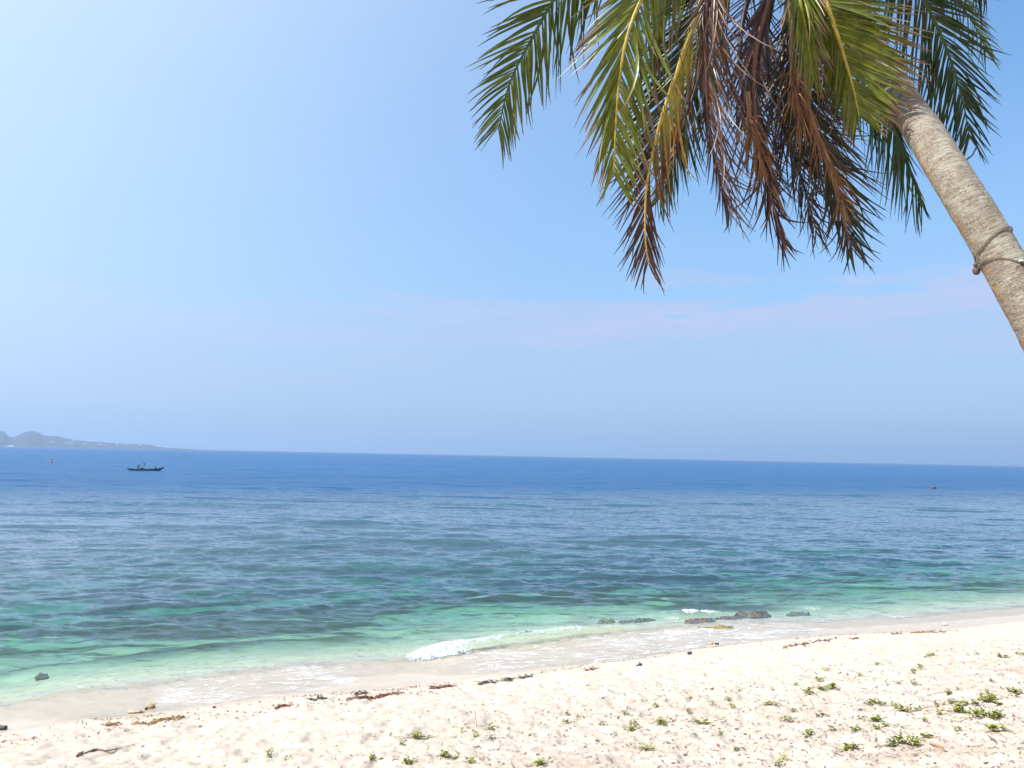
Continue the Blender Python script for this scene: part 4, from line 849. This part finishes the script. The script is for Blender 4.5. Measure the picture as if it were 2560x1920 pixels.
# twig stub on the trunk's right edge
i_ = int(np.argmin([abs(project(q)[1] - 428) for q in TPATH])); T, e1, e2 = trunk_frame(i_); p0 = Vector(TPATH[i_]) + e1 * trunk_r(cumT[i_]) * .95
mb = MB().tube([p0, p0 + e1 * .05 - T * .01, p0 + e1 * .085 - T * .045], [.007, .006, .006], 6).tube([p0 + e1 * .085 - T * .045, p0 + e1 * .09 - T * .05], [.009, .008], 6)
o = mb.build('twig_stub', plain('dark_twig', (0.05, 0.045, 0.05), 0.8)); o.parent = palm; o.matrix_parent_inverse = PM
# ropes round the trunk
def surf(y_, a, off):
    i = float(np.interp(y_, PY, np.arange(NTR))); k = int(i); T, e1, e2 = trunk_frame(k); c = Vector(TPATH[k] + (TPATH[min(NTR - 1, k + 1)] - TPATH[k]) * (i - k))
    return c + (e1 * math.cos(a) + e2 * math.sin(a)) * (trunk_r(cumT[k]) * 1.035 + off)
PY = np.array([project(q)[1] for q in TPATH])
ROPE = plain('jute_rope', (0.20, 0.15, 0.10), 0.9, 0.4, 120, 0.6, 0.1)
rope = empty('rope', surf(612, math.pi, 0)); RM = Matrix.Translation(-rope.location)
def rp(name, mb, mat):
    o = mb.build(name, mat); o.parent = rope; o.matrix_parent_inverse = RM
for off, dy in ((0.003, 0), (0.003, 3.2)):
    aa = np.linspace(math.pi * -1.02, math.pi * 1.02, 60)[::-1]; rp('rope_coil', MB().tube([surf(611 - 15 * math.cos(a) + dy + 0.8 * math.sin(4 * a), a, off) for a in aa], [.0028] * 60, 6), ROPE)
aa = np.linspace(math.pi, -0.6, 50); rp('rope_end', MB().tube([surf(664 + 31 * math.cos(a) + 4 * math.sin(3 * a), a, .004) for a in aa], [.0052 * (1 if a > 2 else .6) for a in aa], 6), ROPE)
kp = surf(634, math.pi, .01); rp('knot', MB().tube([kp + Vector((0.006 * math.cos(a * 2), 0.012 * math.sin(a * 3), .016 * math.cos(a))) for a in np.linspace(0, 9, 50)], [.0065] * 50, 6), ROPE)
tag(rope, 'thin brown rope wound round the leaning palm trunk at the right edge', 'rope')
SHELL = plain('coconut_shell', (0.12, 0.065, 0.045), 0.6, 0.4, 60, 0.3)
cp = at(2441, 676, (kp - CAM).dot(fwd) - 0.01); cup = empty('shell_cup', cp)
cup.scale = (1.05,) * 3
V, Q = lathe([(.004, -.03), (.014, -.027), (.021, -.015), (.0235, .0), (.023, .012), (.0205, .012), (.0205, 0), (.016, -.016), (.004, -.024)], 16); MB().add(V, Q).build('bowl', SHELL, cup)
MB().tube([(.02, 0, .01), (.012, .008, .03), (.004, .004, .045)], [.003] * 3, 5).build('hanging_loop', ROPE, cup)
tag(cup, 'tiny brown coconut shell cup hanging at the rope knot on the trunk', 'cup')
wc = surf(682, 0.95, .010); clip = empty('rope_clip', wc); box(MB(), (0, 0, 0), (.02, .014, .014)).build('tag', WHITE, clip, False); box(MB(), (.006, 0, -.02), (.014, .012, .018)).build('block', STONE_DARK, clip, False)
tag(clip, 'small white and black clip on the lower rope of the palm trunk', 'clip')

# ------------------------------------------------------------------ beach plants
def plant_leaf_mat():
    t = NT('creeper_leaf'); oi = t.node('ObjectInfo', 'Random'); n = t.noise(t.obj(), 30, 3, 0.6)
    c = t.mix(oi, (0.08, 0.135, 0.008), (0.28, 0.30, 0.018)); c = t.mix(t.rng(oi, 0.86, 1.0), c, (0.33, 0.27, 0.03)); c = t.mix(t.rng(n, 0.5, 0.8, 0, 0.5), c, (0.05, 0.09, 0.02))
    pr = t.bsdf(c, 0.4, None, 0.5); tr = t.node('BsdfTranslucent', 0, Color=c); return t.end(t.mixs(0.25, pr, tr))
CLEAF = plant_leaf_mat(); CSTEM = plain('creeper_stem', (0.13, 0.10, 0.05), 0.8, 0.3, 20, 0.1)
def leaf_mesh(k):
    rr_ = random.Random(k); w = 0.5 * rr_.uniform(.75, 1.05); V = [(0, 0, 0)]
    edge = [(.22, .7), (.55, 1), (.85, .62), (1, 0), (.85, -.62), (.55, -1), (.22, -.7)]
    V += [(a, b * w * .62, 0.16 * abs(b) - 0.18 * a * a) for a, b in edge] + [(.55, 0, -.05)]
    return pyd('leaf', V, [(0, 1, 8), (1, 2, 8), (2, 3, 8), (3, 4, 8), (4, 5, 8), (5, 6, 8), (6, 7, 8), (7, 0, 8)], True)
LM = [leaf_mesh(k) for k in range(4)]
for l in LM: l.materials.append(CLEAF)
BIG = [  # px, py (foot), width px, height px (depth on the sand), leaves, label
 (2461, 1808, 84, 44, 95, 'largest bright green creeper clump on the sand at the right'),
 (2471, 1757, 52, 24, 52, 'dark green rounded creeper clump just above the largest clump'),
 (2496, 1836, 46, 24, 34, 'creeper runner trailing down right from the largest green clump'),
 (2401, 1786, 40, 16, 30, 'dense creeper tuft left of the largest green clump'),
 (2412, 1769, 24, 14, 20, 'small round creeper tuft between two larger clumps on the right'),
 (2066, 1730, 62, 16, 44, 'long narrow strip of yellow green creeper in the middle of the right sand'),
 (2019, 1738, 26, 9, 14, 'short creeper strip left below the long yellow green strip'),
 (1922, 1767, 62, 12, 26, 'sparse low creeper line left of the long yellow green strip'),
 (2187, 1766, 30, 16, 24, 'compact green creeper tuft above the two low creeper lines'),
 (2272, 1784, 58, 10, 26, 'thin horizontal line of creeper left of the large right clumps'),
 (2190, 1807, 36, 11, 22, 'flat creeper patch below the compact tuft'),
 (2317, 1849, 24, 14, 18, 'oval green creeper tuft near the lower right of the sand'),
 (2266, 1866, 74, 36, 40, 'long creeper runner slanting down to the right at the bottom'),
 (2121, 1878, 30, 12, 22, 'dark green tuft at the bottom left of the slanting runner'),
 (2529, 1734, 28, 12, 18, 'dark tuft near the right edge above the dark rounded clump'),
 (2502, 1649, 28, 12, 14, 'yellowish creeper sprout high on the sand at the far right'),
 (2326, 1641, 30, 7, 12, 'thin creeper sprout highest on the sand below the tideline'),
 (1656, 1814, 34, 20, 30, 'bushy green tuft in the centre right of the sand'),
 (1577, 1829, 34, 12, 22, 'leafy patch left of the bushy central tuft'),
 (1761, 1813, 42, 13, 24, 'creeper strip right of the bushy central tuft'),
 (1614, 1880, 26, 20, 18, 'bright upright tuft at the bottom below the bushy central one'),
 (1346, 1917, 34, 8, 16, 'creeper patch cut by the bottom edge of the picture'),
 (1040, 1844, 56, 12, 30, 'long green creeper sprig in the left centre of the sand'),
 (1120, 1900, 34, 18, 24, 'leafy tuft near the bottom below the long left sprig'),
 (1023, 1914, 30, 12, 18, 'creeper tuft at the bottom edge left of centre')]
SMALL = [(2138, 1834, 18), (2022, 1839, 22), (1961, 1806, 20), (2056, 1792, 14), (2547, 1746, 16), (2287, 1684, 18), (2295, 1670, 14), (2067, 1678, 13), (2151, 1691, 11), (2366, 1735, 15), (2347, 1769, 13), (2351, 1789, 15), (1958, 1900, 12), (1945, 1915, 13), (1987, 1715, 15), (2040, 1708, 24), (2501, 1767, 20), (1987, 1783, 13), (2082, 1830, 13), (2281, 1709, 9), (2191, 1827, 17), (1422, 1790, 15), (1445, 1796, 13), (1558, 1785, 14), (1584, 1811, 17), (1505, 1814, 13), (1729, 1785, 18), (1820, 1755, 22), (1833, 1775, 22), (1785, 1764, 14), (1643, 1772, 18), (1607, 1756, 9), (1727, 1750, 11), (1852, 1732, 13), (1228, 1825, 18), (1225, 1849, 14), (1844, 1879, 13), (1420, 1811, 12), (1005, 1866, 17), (932, 1900, 20), (1170, 1911, 22), (673, 1895, 20), (717, 1899, 10), (2233, 1766, 13), (2440, 1767, 18), (2376, 1759, 14), (2310, 1805, 11), (2233, 1870, 12), (2212, 1820, 12), (2150, 1800, 10), (1191, 1845, 12), (1155, 1834, 8), (2240, 1712, 9), (2195, 1663, 9), (2475, 1706, 10), (2440, 1636, 9), (2550, 1641, 18), (2396, 1833, 12), (1668, 1755, 10), (1800, 1837, 10)]
def plant(px, py, wpx, hpx, nl, label, group=None, split=True):
    g = on_ground(px, py - hpx * 0.3); d = (g - CAM).dot(fwd); k = d / F; hw = wpx * k / 2
    dep = max(hw * 0.25, min(hw * 1.2, hpx * 0.35 * k / max(0.15, (CAMZ - g.z) / d)))
    slant = math.copysign(1, px - 1500) * 0.15 if hpx < 30 else -0.55
    rr_ = random.Random(int(px * 13 + py)); r = empty('beach_creeper', g); r.rotation_euler.z = rr_.uniform(-.1, .1)
    st = MB(); items = []
    nl = int(nl * 1.5); nst = max(2, int(nl / 9))
    for j in range(nst):
        c = Vector((rr_.uniform(-.8, .8) * hw, 0, 0)); c.y = rr_.uniform(-.6, .6) * dep + slant * c.x * (0.4 if hpx < 30 else 1.0)
        a = rr_.gauss(0, .6) + (0 if rr_.random() < .5 else math.pi); ln = hw * rr_.uniform(.3, .7) / max(1, nst ** .3)
        pts = []
        for q in range(5):
            x_, y_ = c.x + math.cos(a) * ln * q / 4, c.y + math.sin(a) * ln * q / 4 * .6; z_ = float(ground_z(g.x + x_, g.y + y_)) - g.z + 0.006 + 0.012 * math.sin(q); pts.append(Vector((x_, y_, z_)))
        st.tube(pts, [.003] * 5, 4)
        m_ = max(1, nl // nst)
        for q in range(m_):
            p_ = pts[rr_.randrange(5)].lerp(pts[rr_.randrange(5)], rr_.random() * .6); p_ = p_ + Vector((rr_.gauss(0, .022), rr_.gauss(0, .022), 0)); p_.z = float(ground_z(g.x + p_.x, g.y + p_.y)) - g.z + rr_.uniform(.006, .030 + .004 * min(12, hpx * .4))
            items.append((p_, rr_.uniform(.034, .064) * (1.0 if wpx > 16 else .9) * (1.0 if px > 2000 else .82), (rr_.gauss(0, .45), -abs(rr_.gauss(.35, .35)), rr_.uniform(0, 6.28)), rr_.randrange(4)))
    st.build('stem', CSTEM, r)
    if split:
        for q_ in range(2 if wpx > 28 else 1):
            a = rr_.gauss(0, .35) + (math.pi if q_ else 0); x_, y_ = rr_.uniform(-.3, .3) * hw, 0.0; pts = []
            for q in range(12):
                pts.append(Vector((x_, y_, float(ground_z(g.x + x_, g.y + y_)) - g.z + .005))); x_ += math.cos(a) * hw * .17; y_ += math.sin(a) * hw * .17; a += rr_.gauss(0, .22)
            MB().tube(pts, [.0032] * 12, 4).build('runner', CSTEM, r)
            for q in range(3, 12, 2): items.append((pts[q] + Vector((0, 0, .012)), rr_.uniform(.022, .042), (rr_.gauss(0, .4), -.4, rr_.uniform(0, 6.28)), rr_.randrange(4)))
    if split:
        for p_, sz, ro, k_ in items:
            o = bpy.data.objects.new('leaf', LM[k_]); COL.objects.link(o); o.parent = r; o.location = p_; o.scale = (sz,) * 3; o.rotation_euler = ro
    else:
        mb = MB()
        for p_, sz, ro, k_ in items:
            Mx = Matrix.Translation(p_) @ Matrix.Rotation(ro[2], 4, 'Z') @ Matrix.Rotation(ro[1], 4, 'Y') @ Matrix.Rotation(ro[0], 4, 'X') @ Matrix.Diagonal((sz, sz, sz, 1))
            mb.add([tuple(Mx @ v.co) for v in LM[k_].vertices], [tuple(f.vertices) for f in LM[k_].polygons])
        mb.build('foliage', CLEAF, r)
    tag(r, label, 'plant', group or 'creeper growing on the dry sand')
for b in BIG: plant(*b)
SHORT = ['the largest clump', 'the dark rounded clump', 'the trailing runner of the largest clump', 'the dense tuft beside the largest clump', 'the small round tuft', 'the long yellow green strip', 'the short strip', 'the sparse creeper line', 'the compact tuft', 'the thin horizontal line', 'the flat patch', 'the oval tuft', 'the slanting runner', 'the dark bottom tuft', 'the dark right edge tuft', 'the yellowish far right sprout', 'the highest thin sprout', 'the bushy central tuft', 'the leafy central patch', 'the central strip', 'the bright upright tuft', 'the cut off bottom patch', 'the long left sprig', 'the leafy lower left tuft', 'the left bottom edge tuft']
used = set()
for (px, py, w_) in SMALL:
    cand = sorted(range(len(BIG)), key=lambda i: math.hypot(BIG[i][0] - px, 2.0 * (BIG[i][1] - py))); lab = None
    for i in cand:
        dx, dy = px - BIG[i][0], 2.0 * (py - BIG[i][1]); ang_ = math.degrees(math.atan2(dy, dx)) % 360
        rel_ = ['right of', 'lower right of', 'below', 'lower left of', 'left of', 'upper left of', 'above', 'upper right of'][int(((ang_ + 22.5) % 360) // 45)]
        for pre in ('small creeper sprig', 'small creeper sprig further'):
            q = f'{pre} {rel_} {SHORT[i]} on the sand'
            if q not in used: lab = q; break
        if lab: break
    used.add(lab); plant(px, py, w_, w_ * .6, max(5, int(w_ * .7)), lab, 'little creeper sprigs scattered on the dry sand', False)

# ------------------------------------------------------------------ seaweed, driftwood, twigs, litter
WEED_R = plain('red_seaweed', (0.15, 0.055, 0.035), 0.55, 0.5, 30, 0.3); WEED_D = plain('dark_seaweed', (0.045, 0.045, 0.042), 0.6, 0.5, 30, 0.3); WEED_O = plain('tan_seaweed', (0.26, 0.15, 0.06), 0.7, 0.5, 30, 0.3)
WOOD = plain('driftwood', (0.20, 0.13, 0.085), 0.85, 0.4, 25, 0.5); WOOD_G = plain('grey_twig', (0.17, 0.15, 0.14), 0.9, 0.3, 25, 0.3); LEAFDRY = plain('dry_leaf', (0.30, 0.15, 0.08), 0.7, 0.4, 15, 0.3)
def weed(px0, py0, px1, py1, mat, n, label):
    a, b = on_ground(px0, py0), on_ground(px1, py1); c = (a + b) / 2; rr_ = random.Random(int(px0 * 3 + py0)); mb = MB()
    wid = 0.05
    for k in range(int(n * .7)):
        u = rr_.random(); p = a.lerp(b, u); x_, y_ = p.x + rr_.gauss(0, .04), p.y + rr_.gauss(0, wid) ; a_ = rr_.gauss(0, .8); L = rr_.uniform(.05, .16); z0 = rr_.uniform(.004, .04); pts = []
        for q in range(4):
            xx, yy = x_ + math.cos(a_) * L * (q / 3 - .5), y_ + math.sin(a_) * L * (q / 3 - .5); a_ += rr_.gauss(0, .35); pts.append(Vector((xx, yy, float(ground_z(xx, yy)) + z0 + .012 * math.sin(q * 2))) - c)
        mb.tube(pts, [.003, .009, .008, .003], 5)
    mb.tube([gpt(*(a.lerp(b, q / 8).xy + Vector((rr_.gauss(0, .03), rr_.gauss(0, .03)))), .012) - c for q in range(9)], [.008] * 9, 5)
    o = mb.build('seaweed_clump', mat); o.location = c; tag(o, label, 'seaweed', 'seaweed along the tideline')
weed(872, 1751, 960, 1741, WEED_R, 70, 'long reddish seaweed clump on the tideline left of centre')
weed(955, 1741, 1000, 1735, WEED_R, 30, 'dark red end piece of seaweed right of the long reddish clump')
weed(690, 1771, 722, 1765, WEED_R, 34, 'short red seaweed clump under the left foam lace')
weed(1074, 1722, 1130, 1717, WEED_R, 50, 'red brown seaweed clump on the tideline in front of the breaking wave')
weed(885, 1738, 918, 1733, WEED_D, 20, 'greenish dark seaweed scrap above the long reddish clump')
weed(1195, 1711, 1245, 1706, WEED_D, 36, 'dark seaweed strip on the tideline, middle of the beach')
weed(1258, 1703, 1285, 1699, WEED_D, 22, 'small dark seaweed strip right of the middle strip')
weed(1303, 1696, 1330, 1692, WEED_D, 20, 'dark seaweed knot with a tan scrap on the tideline')
weed(1462, 1677, 1486, 1673, WEED_R, 18, 'brown seaweed scrap at the edge of the foam, centre right')
weed(1592, 1664, 1604, 1661, WEED_D, 10, 'thin dark seaweed scrap at the edge of the swash')
weed(1960, 1620, 1985, 1615, WEED_O, 18, 'orange brown seaweed piece on the right tideline')
weed(1990, 1614, 2020, 1609, WEED_R, 20, 'brown seaweed piece right of the orange brown piece')
weed(2030, 1608, 2075, 1600, WEED_R, 24, 'brown seaweed scraps beside the dark round pebble')
weed(2130, 1600, 2150, 1597, WEED_R, 12, 'lone brown seaweed scrap right of the dark round pebble')
weed(2232, 1588, 2252, 1585, WEED_R, 12, 'little brown seaweed scrap left of the thin right line')
weed(2275, 1583, 2360, 1579, WEED_O, 44, 'long thin brown seaweed line at the far right waterline')
weed(330, 1811, 400, 1803, WEED_O, 36, 'tan seaweed line on the left part of the tideline')
weed(405, 1802, 460, 1794, WEED_O, 32, 'tan brown seaweed line right of the left tan line')
weed(262, 1815, 292, 1810, WEED_O, 18, 'tan scrap of seaweed leftmost on the tideline')
weed(770, 1750, 812, 1748, WEED_D, 20, 'dark thin seaweed scrap left of the long reddish clump')
# driftwood at the left edge and a dried leaf stem on the sand
def stick(pts, rads, mat, label, name='twig', cat='twig', group=None, lift=0.008, n=6):
    P = []
    for q in pts:
        g = on_ground(q[0], q[1]); g.z += lift + (q[2] if len(q) > 2 else 0); P.append(g)
    if label is None: return P
    c = P[0]; Pp, _ = even(catmull([np.array(p - c) for p in P], 24), 18) if len(P) > 2 else even([np.array(p - c) for p in P], 10)
    R2 = np.interp(np.linspace(0, 1, len(Pp)), np.linspace(0, 1, len(rads)), rads); o = MB().tube(Pp, [r * random.uniform(.85, 1.15) for r in R2], n).build(name, mat)
    o.location = c; tag(o, label, cat, group); return o
stick([(-30, 1823), (0, 1825), (16, 1824)], [.06, .055, .035], WEED_D, 'end of a dark log lying on wet sand at the left edge', 'driftwood_log', 'driftwood', None, 0.03, 10)
stick([(190, 1894), (200, 1887), (208, 1883)], [.008, .028, .012], LEAFDRY, 'curled reddish brown dry leaf on the sand at the lower left', 'dry_leaf', 'leaf', None, 0.02)
stick([(212, 1884), (240, 1876), (265, 1879), (292, 1874)], [.006, .02, .010, .005], WOOD, 'brown broken branch lying right of the curled dry leaf', 'branch', 'branch', None, 0.012)
stick([(285, 1874), (320, 1866), (352, 1858)], [.004, .004, .003], WOOD_G, 'thin twig pointing right from the brown broken branch')
for a in [([(1192, 1817), (1190, 1800), (1186, 1771)], [.004, .004, .002], 'tallest thin upright twig on the sand left of centre', (0, .10, .24)),
          ([(1200, 1853), (1228, 1850), (1262, 1845)], [.004, .004, .003], 'thin twig lying flat in the middle foreground', None),
          ([(2010, 1684), (2018, 1673), (2030, 1675), (2052, 1692)], [.004, .005, .005, .004], 'thin bent twig arching over the sand on the right', (0, .10, .10, 0)),
          ([(2024, 1748), (2036, 1771)], [.005, .003], 'straight twig below the short creeper strip', None),
          ([(1143, 1717), (1165, 1735)], [.004, .003], 'thin straight twig next to the red brown seaweed', None),
          ([(1606, 1741), (1665, 1739)], [.004, .003], 'flat thin twig right of centre on the upper sand', None),
          ([(2182, 1697), (2190, 1706)], [.005, .004], 'short twig on the open sand right of centre', None),
          ([(1000, 1848), (1040, 1846), (1072, 1848)], [.004, .004, .003], 'pale grey twig under the long green left sprig', None),
          ([(1699, 1664), (1712, 1673)], [.004, .003], 'short thin twig on the bare upper sand in the centre', None),
          ([(2318, 1740), (2350, 1732), (2378, 1730)], [.003, .004, .003], 'curved runner twig ending in a small creeper sprig', None),
          ([(2323, 1860), (2345, 1868), (2362, 1877)], [.004, .020, .006], 'rusty brown curled leaf stalk at the bottom right', None)]:
    pts = [(*p, (a[3][i] if a[3] else 0)) for i, p in enumerate(a[0])]
    if a[3]:   # upright twig: keep the foot on the ground and rise from there
        g = on_ground(*a[0][0]); d_ = (g - CAM).dot(fwd); c = g; Pp = [np.array(at(p[0], p[1], d_ + 0.02 * i) - c) for i, p in enumerate(a[0])]
        if len(Pp) == 4: Pp[-1] = np.array(on_ground(*a[0][-1]) - c)
        Pp, _ = even(catmull(Pp, 24), 16); o = MB().tube(Pp, list(np.interp(np.linspace(0, 1, 17), np.linspace(0, 1, len(a[1])), a[1])), 5).build('twig', WOOD_G); o.location = c; tag(o, a[2], 'twig', 'twigs on the sand')
    else: stick(pts, a[1], LEAFDRY if 'rusty' in a[2] else WOOD_G, a[2], group='twigs on the sand', name='dry_leaf_stalk' if 'rusty' in a[2] else 'twig', cat='leaf' if 'rusty' in a[2] else 'twig')
# scraps nobody could count: crumbs of leaf, weed and twig
def litter_mesh(P, size, aspect, seed, curl=0.3):
    r = np.random.default_rng(seed); n = len(P); a = r.uniform(0, math.pi * 2, n); L = size; w = size * aspect
    ca, sa = np.cos(a), np.sin(a); tilt = r.normal(0, .25, n)
    lx = np.array([-.5, -.1, .5, -.1]); ly = np.array([0, .5, 0, -.5]); lz = np.array([0.0, 0.10, 0.25, 0.10]) * curl / .3
    V = np.zeros((n, 5, 3))
    for j in range(4):
        X_ = lx[j] * L; Y_ = ly[j] * w; V[:, j, 0] = P[:, 0] + ca * X_ - sa * Y_; V[:, j, 1] = P[:, 1] + sa * X_ + ca * Y_; V[:, j, 2] = P[:, 2] + lz[j] * L + .003
    V[:, 4] = V[:, :4].mean(1) + np.array([0, 0, 1]) * (0.18 * w + .002)[:, None]
    b = (np.arange(n) * 5)[:, None, None]; Fc = np.array([[0, 1, 4], [1, 2, 4], [2, 3, 4], [3, 0, 4], [0, 2, 1], [0, 3, 2]])[None] + b
    return V.reshape(-1, 3), Fc.reshape(-1, 3)
def scatter(n, sel):
    pts = []
    while len(pts) < n:
        m_ = n * 4; r = rng.uniform(8.0, 26, m_) ** 1.0; a = rng.uniform(-.62, .66, m_); x, y = r * np.sin(a), r * np.cos(a); t, s = ts_of(x, y); dd = dry_s(t); w_ = sel(x, y, s - dd); k = rng.uniform(0, 1, m_) < w_; pts += list(zip(x[k], y[k]))
    pts = np.array(pts[:n]); return np.c_[pts, ground_z(pts[:, 0], pts[:, 1])]
dens = lambda x, y, q: sstep(0.3, 6.5, q + 2.2 * fbm(x * .3, y * .3, 81, 3)) * (0.16 + 0.84 * sstep(-5, 5, x)) * sstep(0.2, 1.2, q)
CRUMB = plain('leaf_crumbs', (0.17, 0.125, 0.11), 0.9, 0.6, 40, 0.1, 0.1)
P = scatter(9500, dens); sz = rng.gamma(3.0, .0105, len(P)) + .010
Vv, Ff = litter_mesh(P, sz, rng.uniform(.12, .5, len(P)), 1)
lt = link('leaf_litter', np_mesh('leaf_litter', Vv, Ff, False), CRUMB); tag(lt, 'dark crumbs of dry leaf and twig strewn over the dry sand', 'litter', None, 'stuff')
P = scatter(1500, dens); sz = rng.uniform(.05, .16, len(P)); Vv, Ff = litter_mesh(P, sz, np.full(len(P), .035), 2, .2)
lt = link('straw_litter', np_mesh('straw_litter', Vv, Ff, False), WOOD_G); tag(lt, 'thin grey bits of straw and twig strewn over the sand', 'litter', None, 'stuff')
tide = lambda x, y, q: np.exp(-((q - .30 - .25 * fbm(x * .4, y * .4, 4, 2)) / .16) ** 2) * (0.25 + 0.75 * (vnoise(x * .9, y * .9, 6) > .45)) + 0.35 * np.exp(-((q - 1.0) / .3) ** 2) * (x < -1)
P = scatter(1700, tide); sz = rng.gamma(3.0, .009, len(P)) + .010; Vv, Ff = litter_mesh(P, sz, rng.uniform(.25, .7, len(P)), 3, .4)
lt = link('tideline_litter', np_mesh('tideline_litter', Vv, Ff, False), plain('weed_crumbs', (0.16, 0.095, 0.06), 0.8, 0.6, 25, 0.1)); tag(lt, 'crumbs of seaweed and bark along the tideline', 'litter', None, 'stuff')
for px, py, col, lab in [(1990, 1795, (0.25, 0.45, 0.7), 'pale blue plastic scrap on the sand at the right'), (1795, 1867, (0.6, 0.08, 0.05), 'tiny red scrap on the sand in the lower centre')]:
    g = on_ground(px, py); o = link('plastic_scrap', pyd('plastic_scrap', [(-.022, 0, .004), (.018, -.012, .008), (.022, .014, .03), (-.012, .02, .038), (0, .004, .03), (0, .01, .002)], [(0, 1, 4), (1, 2, 4), (2, 3, 4), (3, 0, 4), (0, 5, 1), (1, 5, 2), (2, 5, 3), (3, 5, 0)], False), plain('plastic', col, 0.4)); o.location = g; tag(o, lab, 'litter')

# ------------------------------------------------------------------ sea air
HB = 29000.0
hz = NT('sea_haze'); pv = hz.n.new('ShaderNodeVolumePrincipled'); pv.inputs['Color'].default_value = (0.50, 0.70, 1.0, 1); pv.inputs['Density'].default_value = 0.00020; pv.inputs['Anisotropy'].default_value = 0.25
hz.l.new(pv.outputs[0], hz.out.inputs['Volume'])
o = box(MB(), (0, 0, -40), (2 * HB, 2 * HB, 40 + 210)).build('haze', hz.m, None, False)
tag(o, 'thin sea haze over the water and the far coast', 'haze', None, 'stuff')
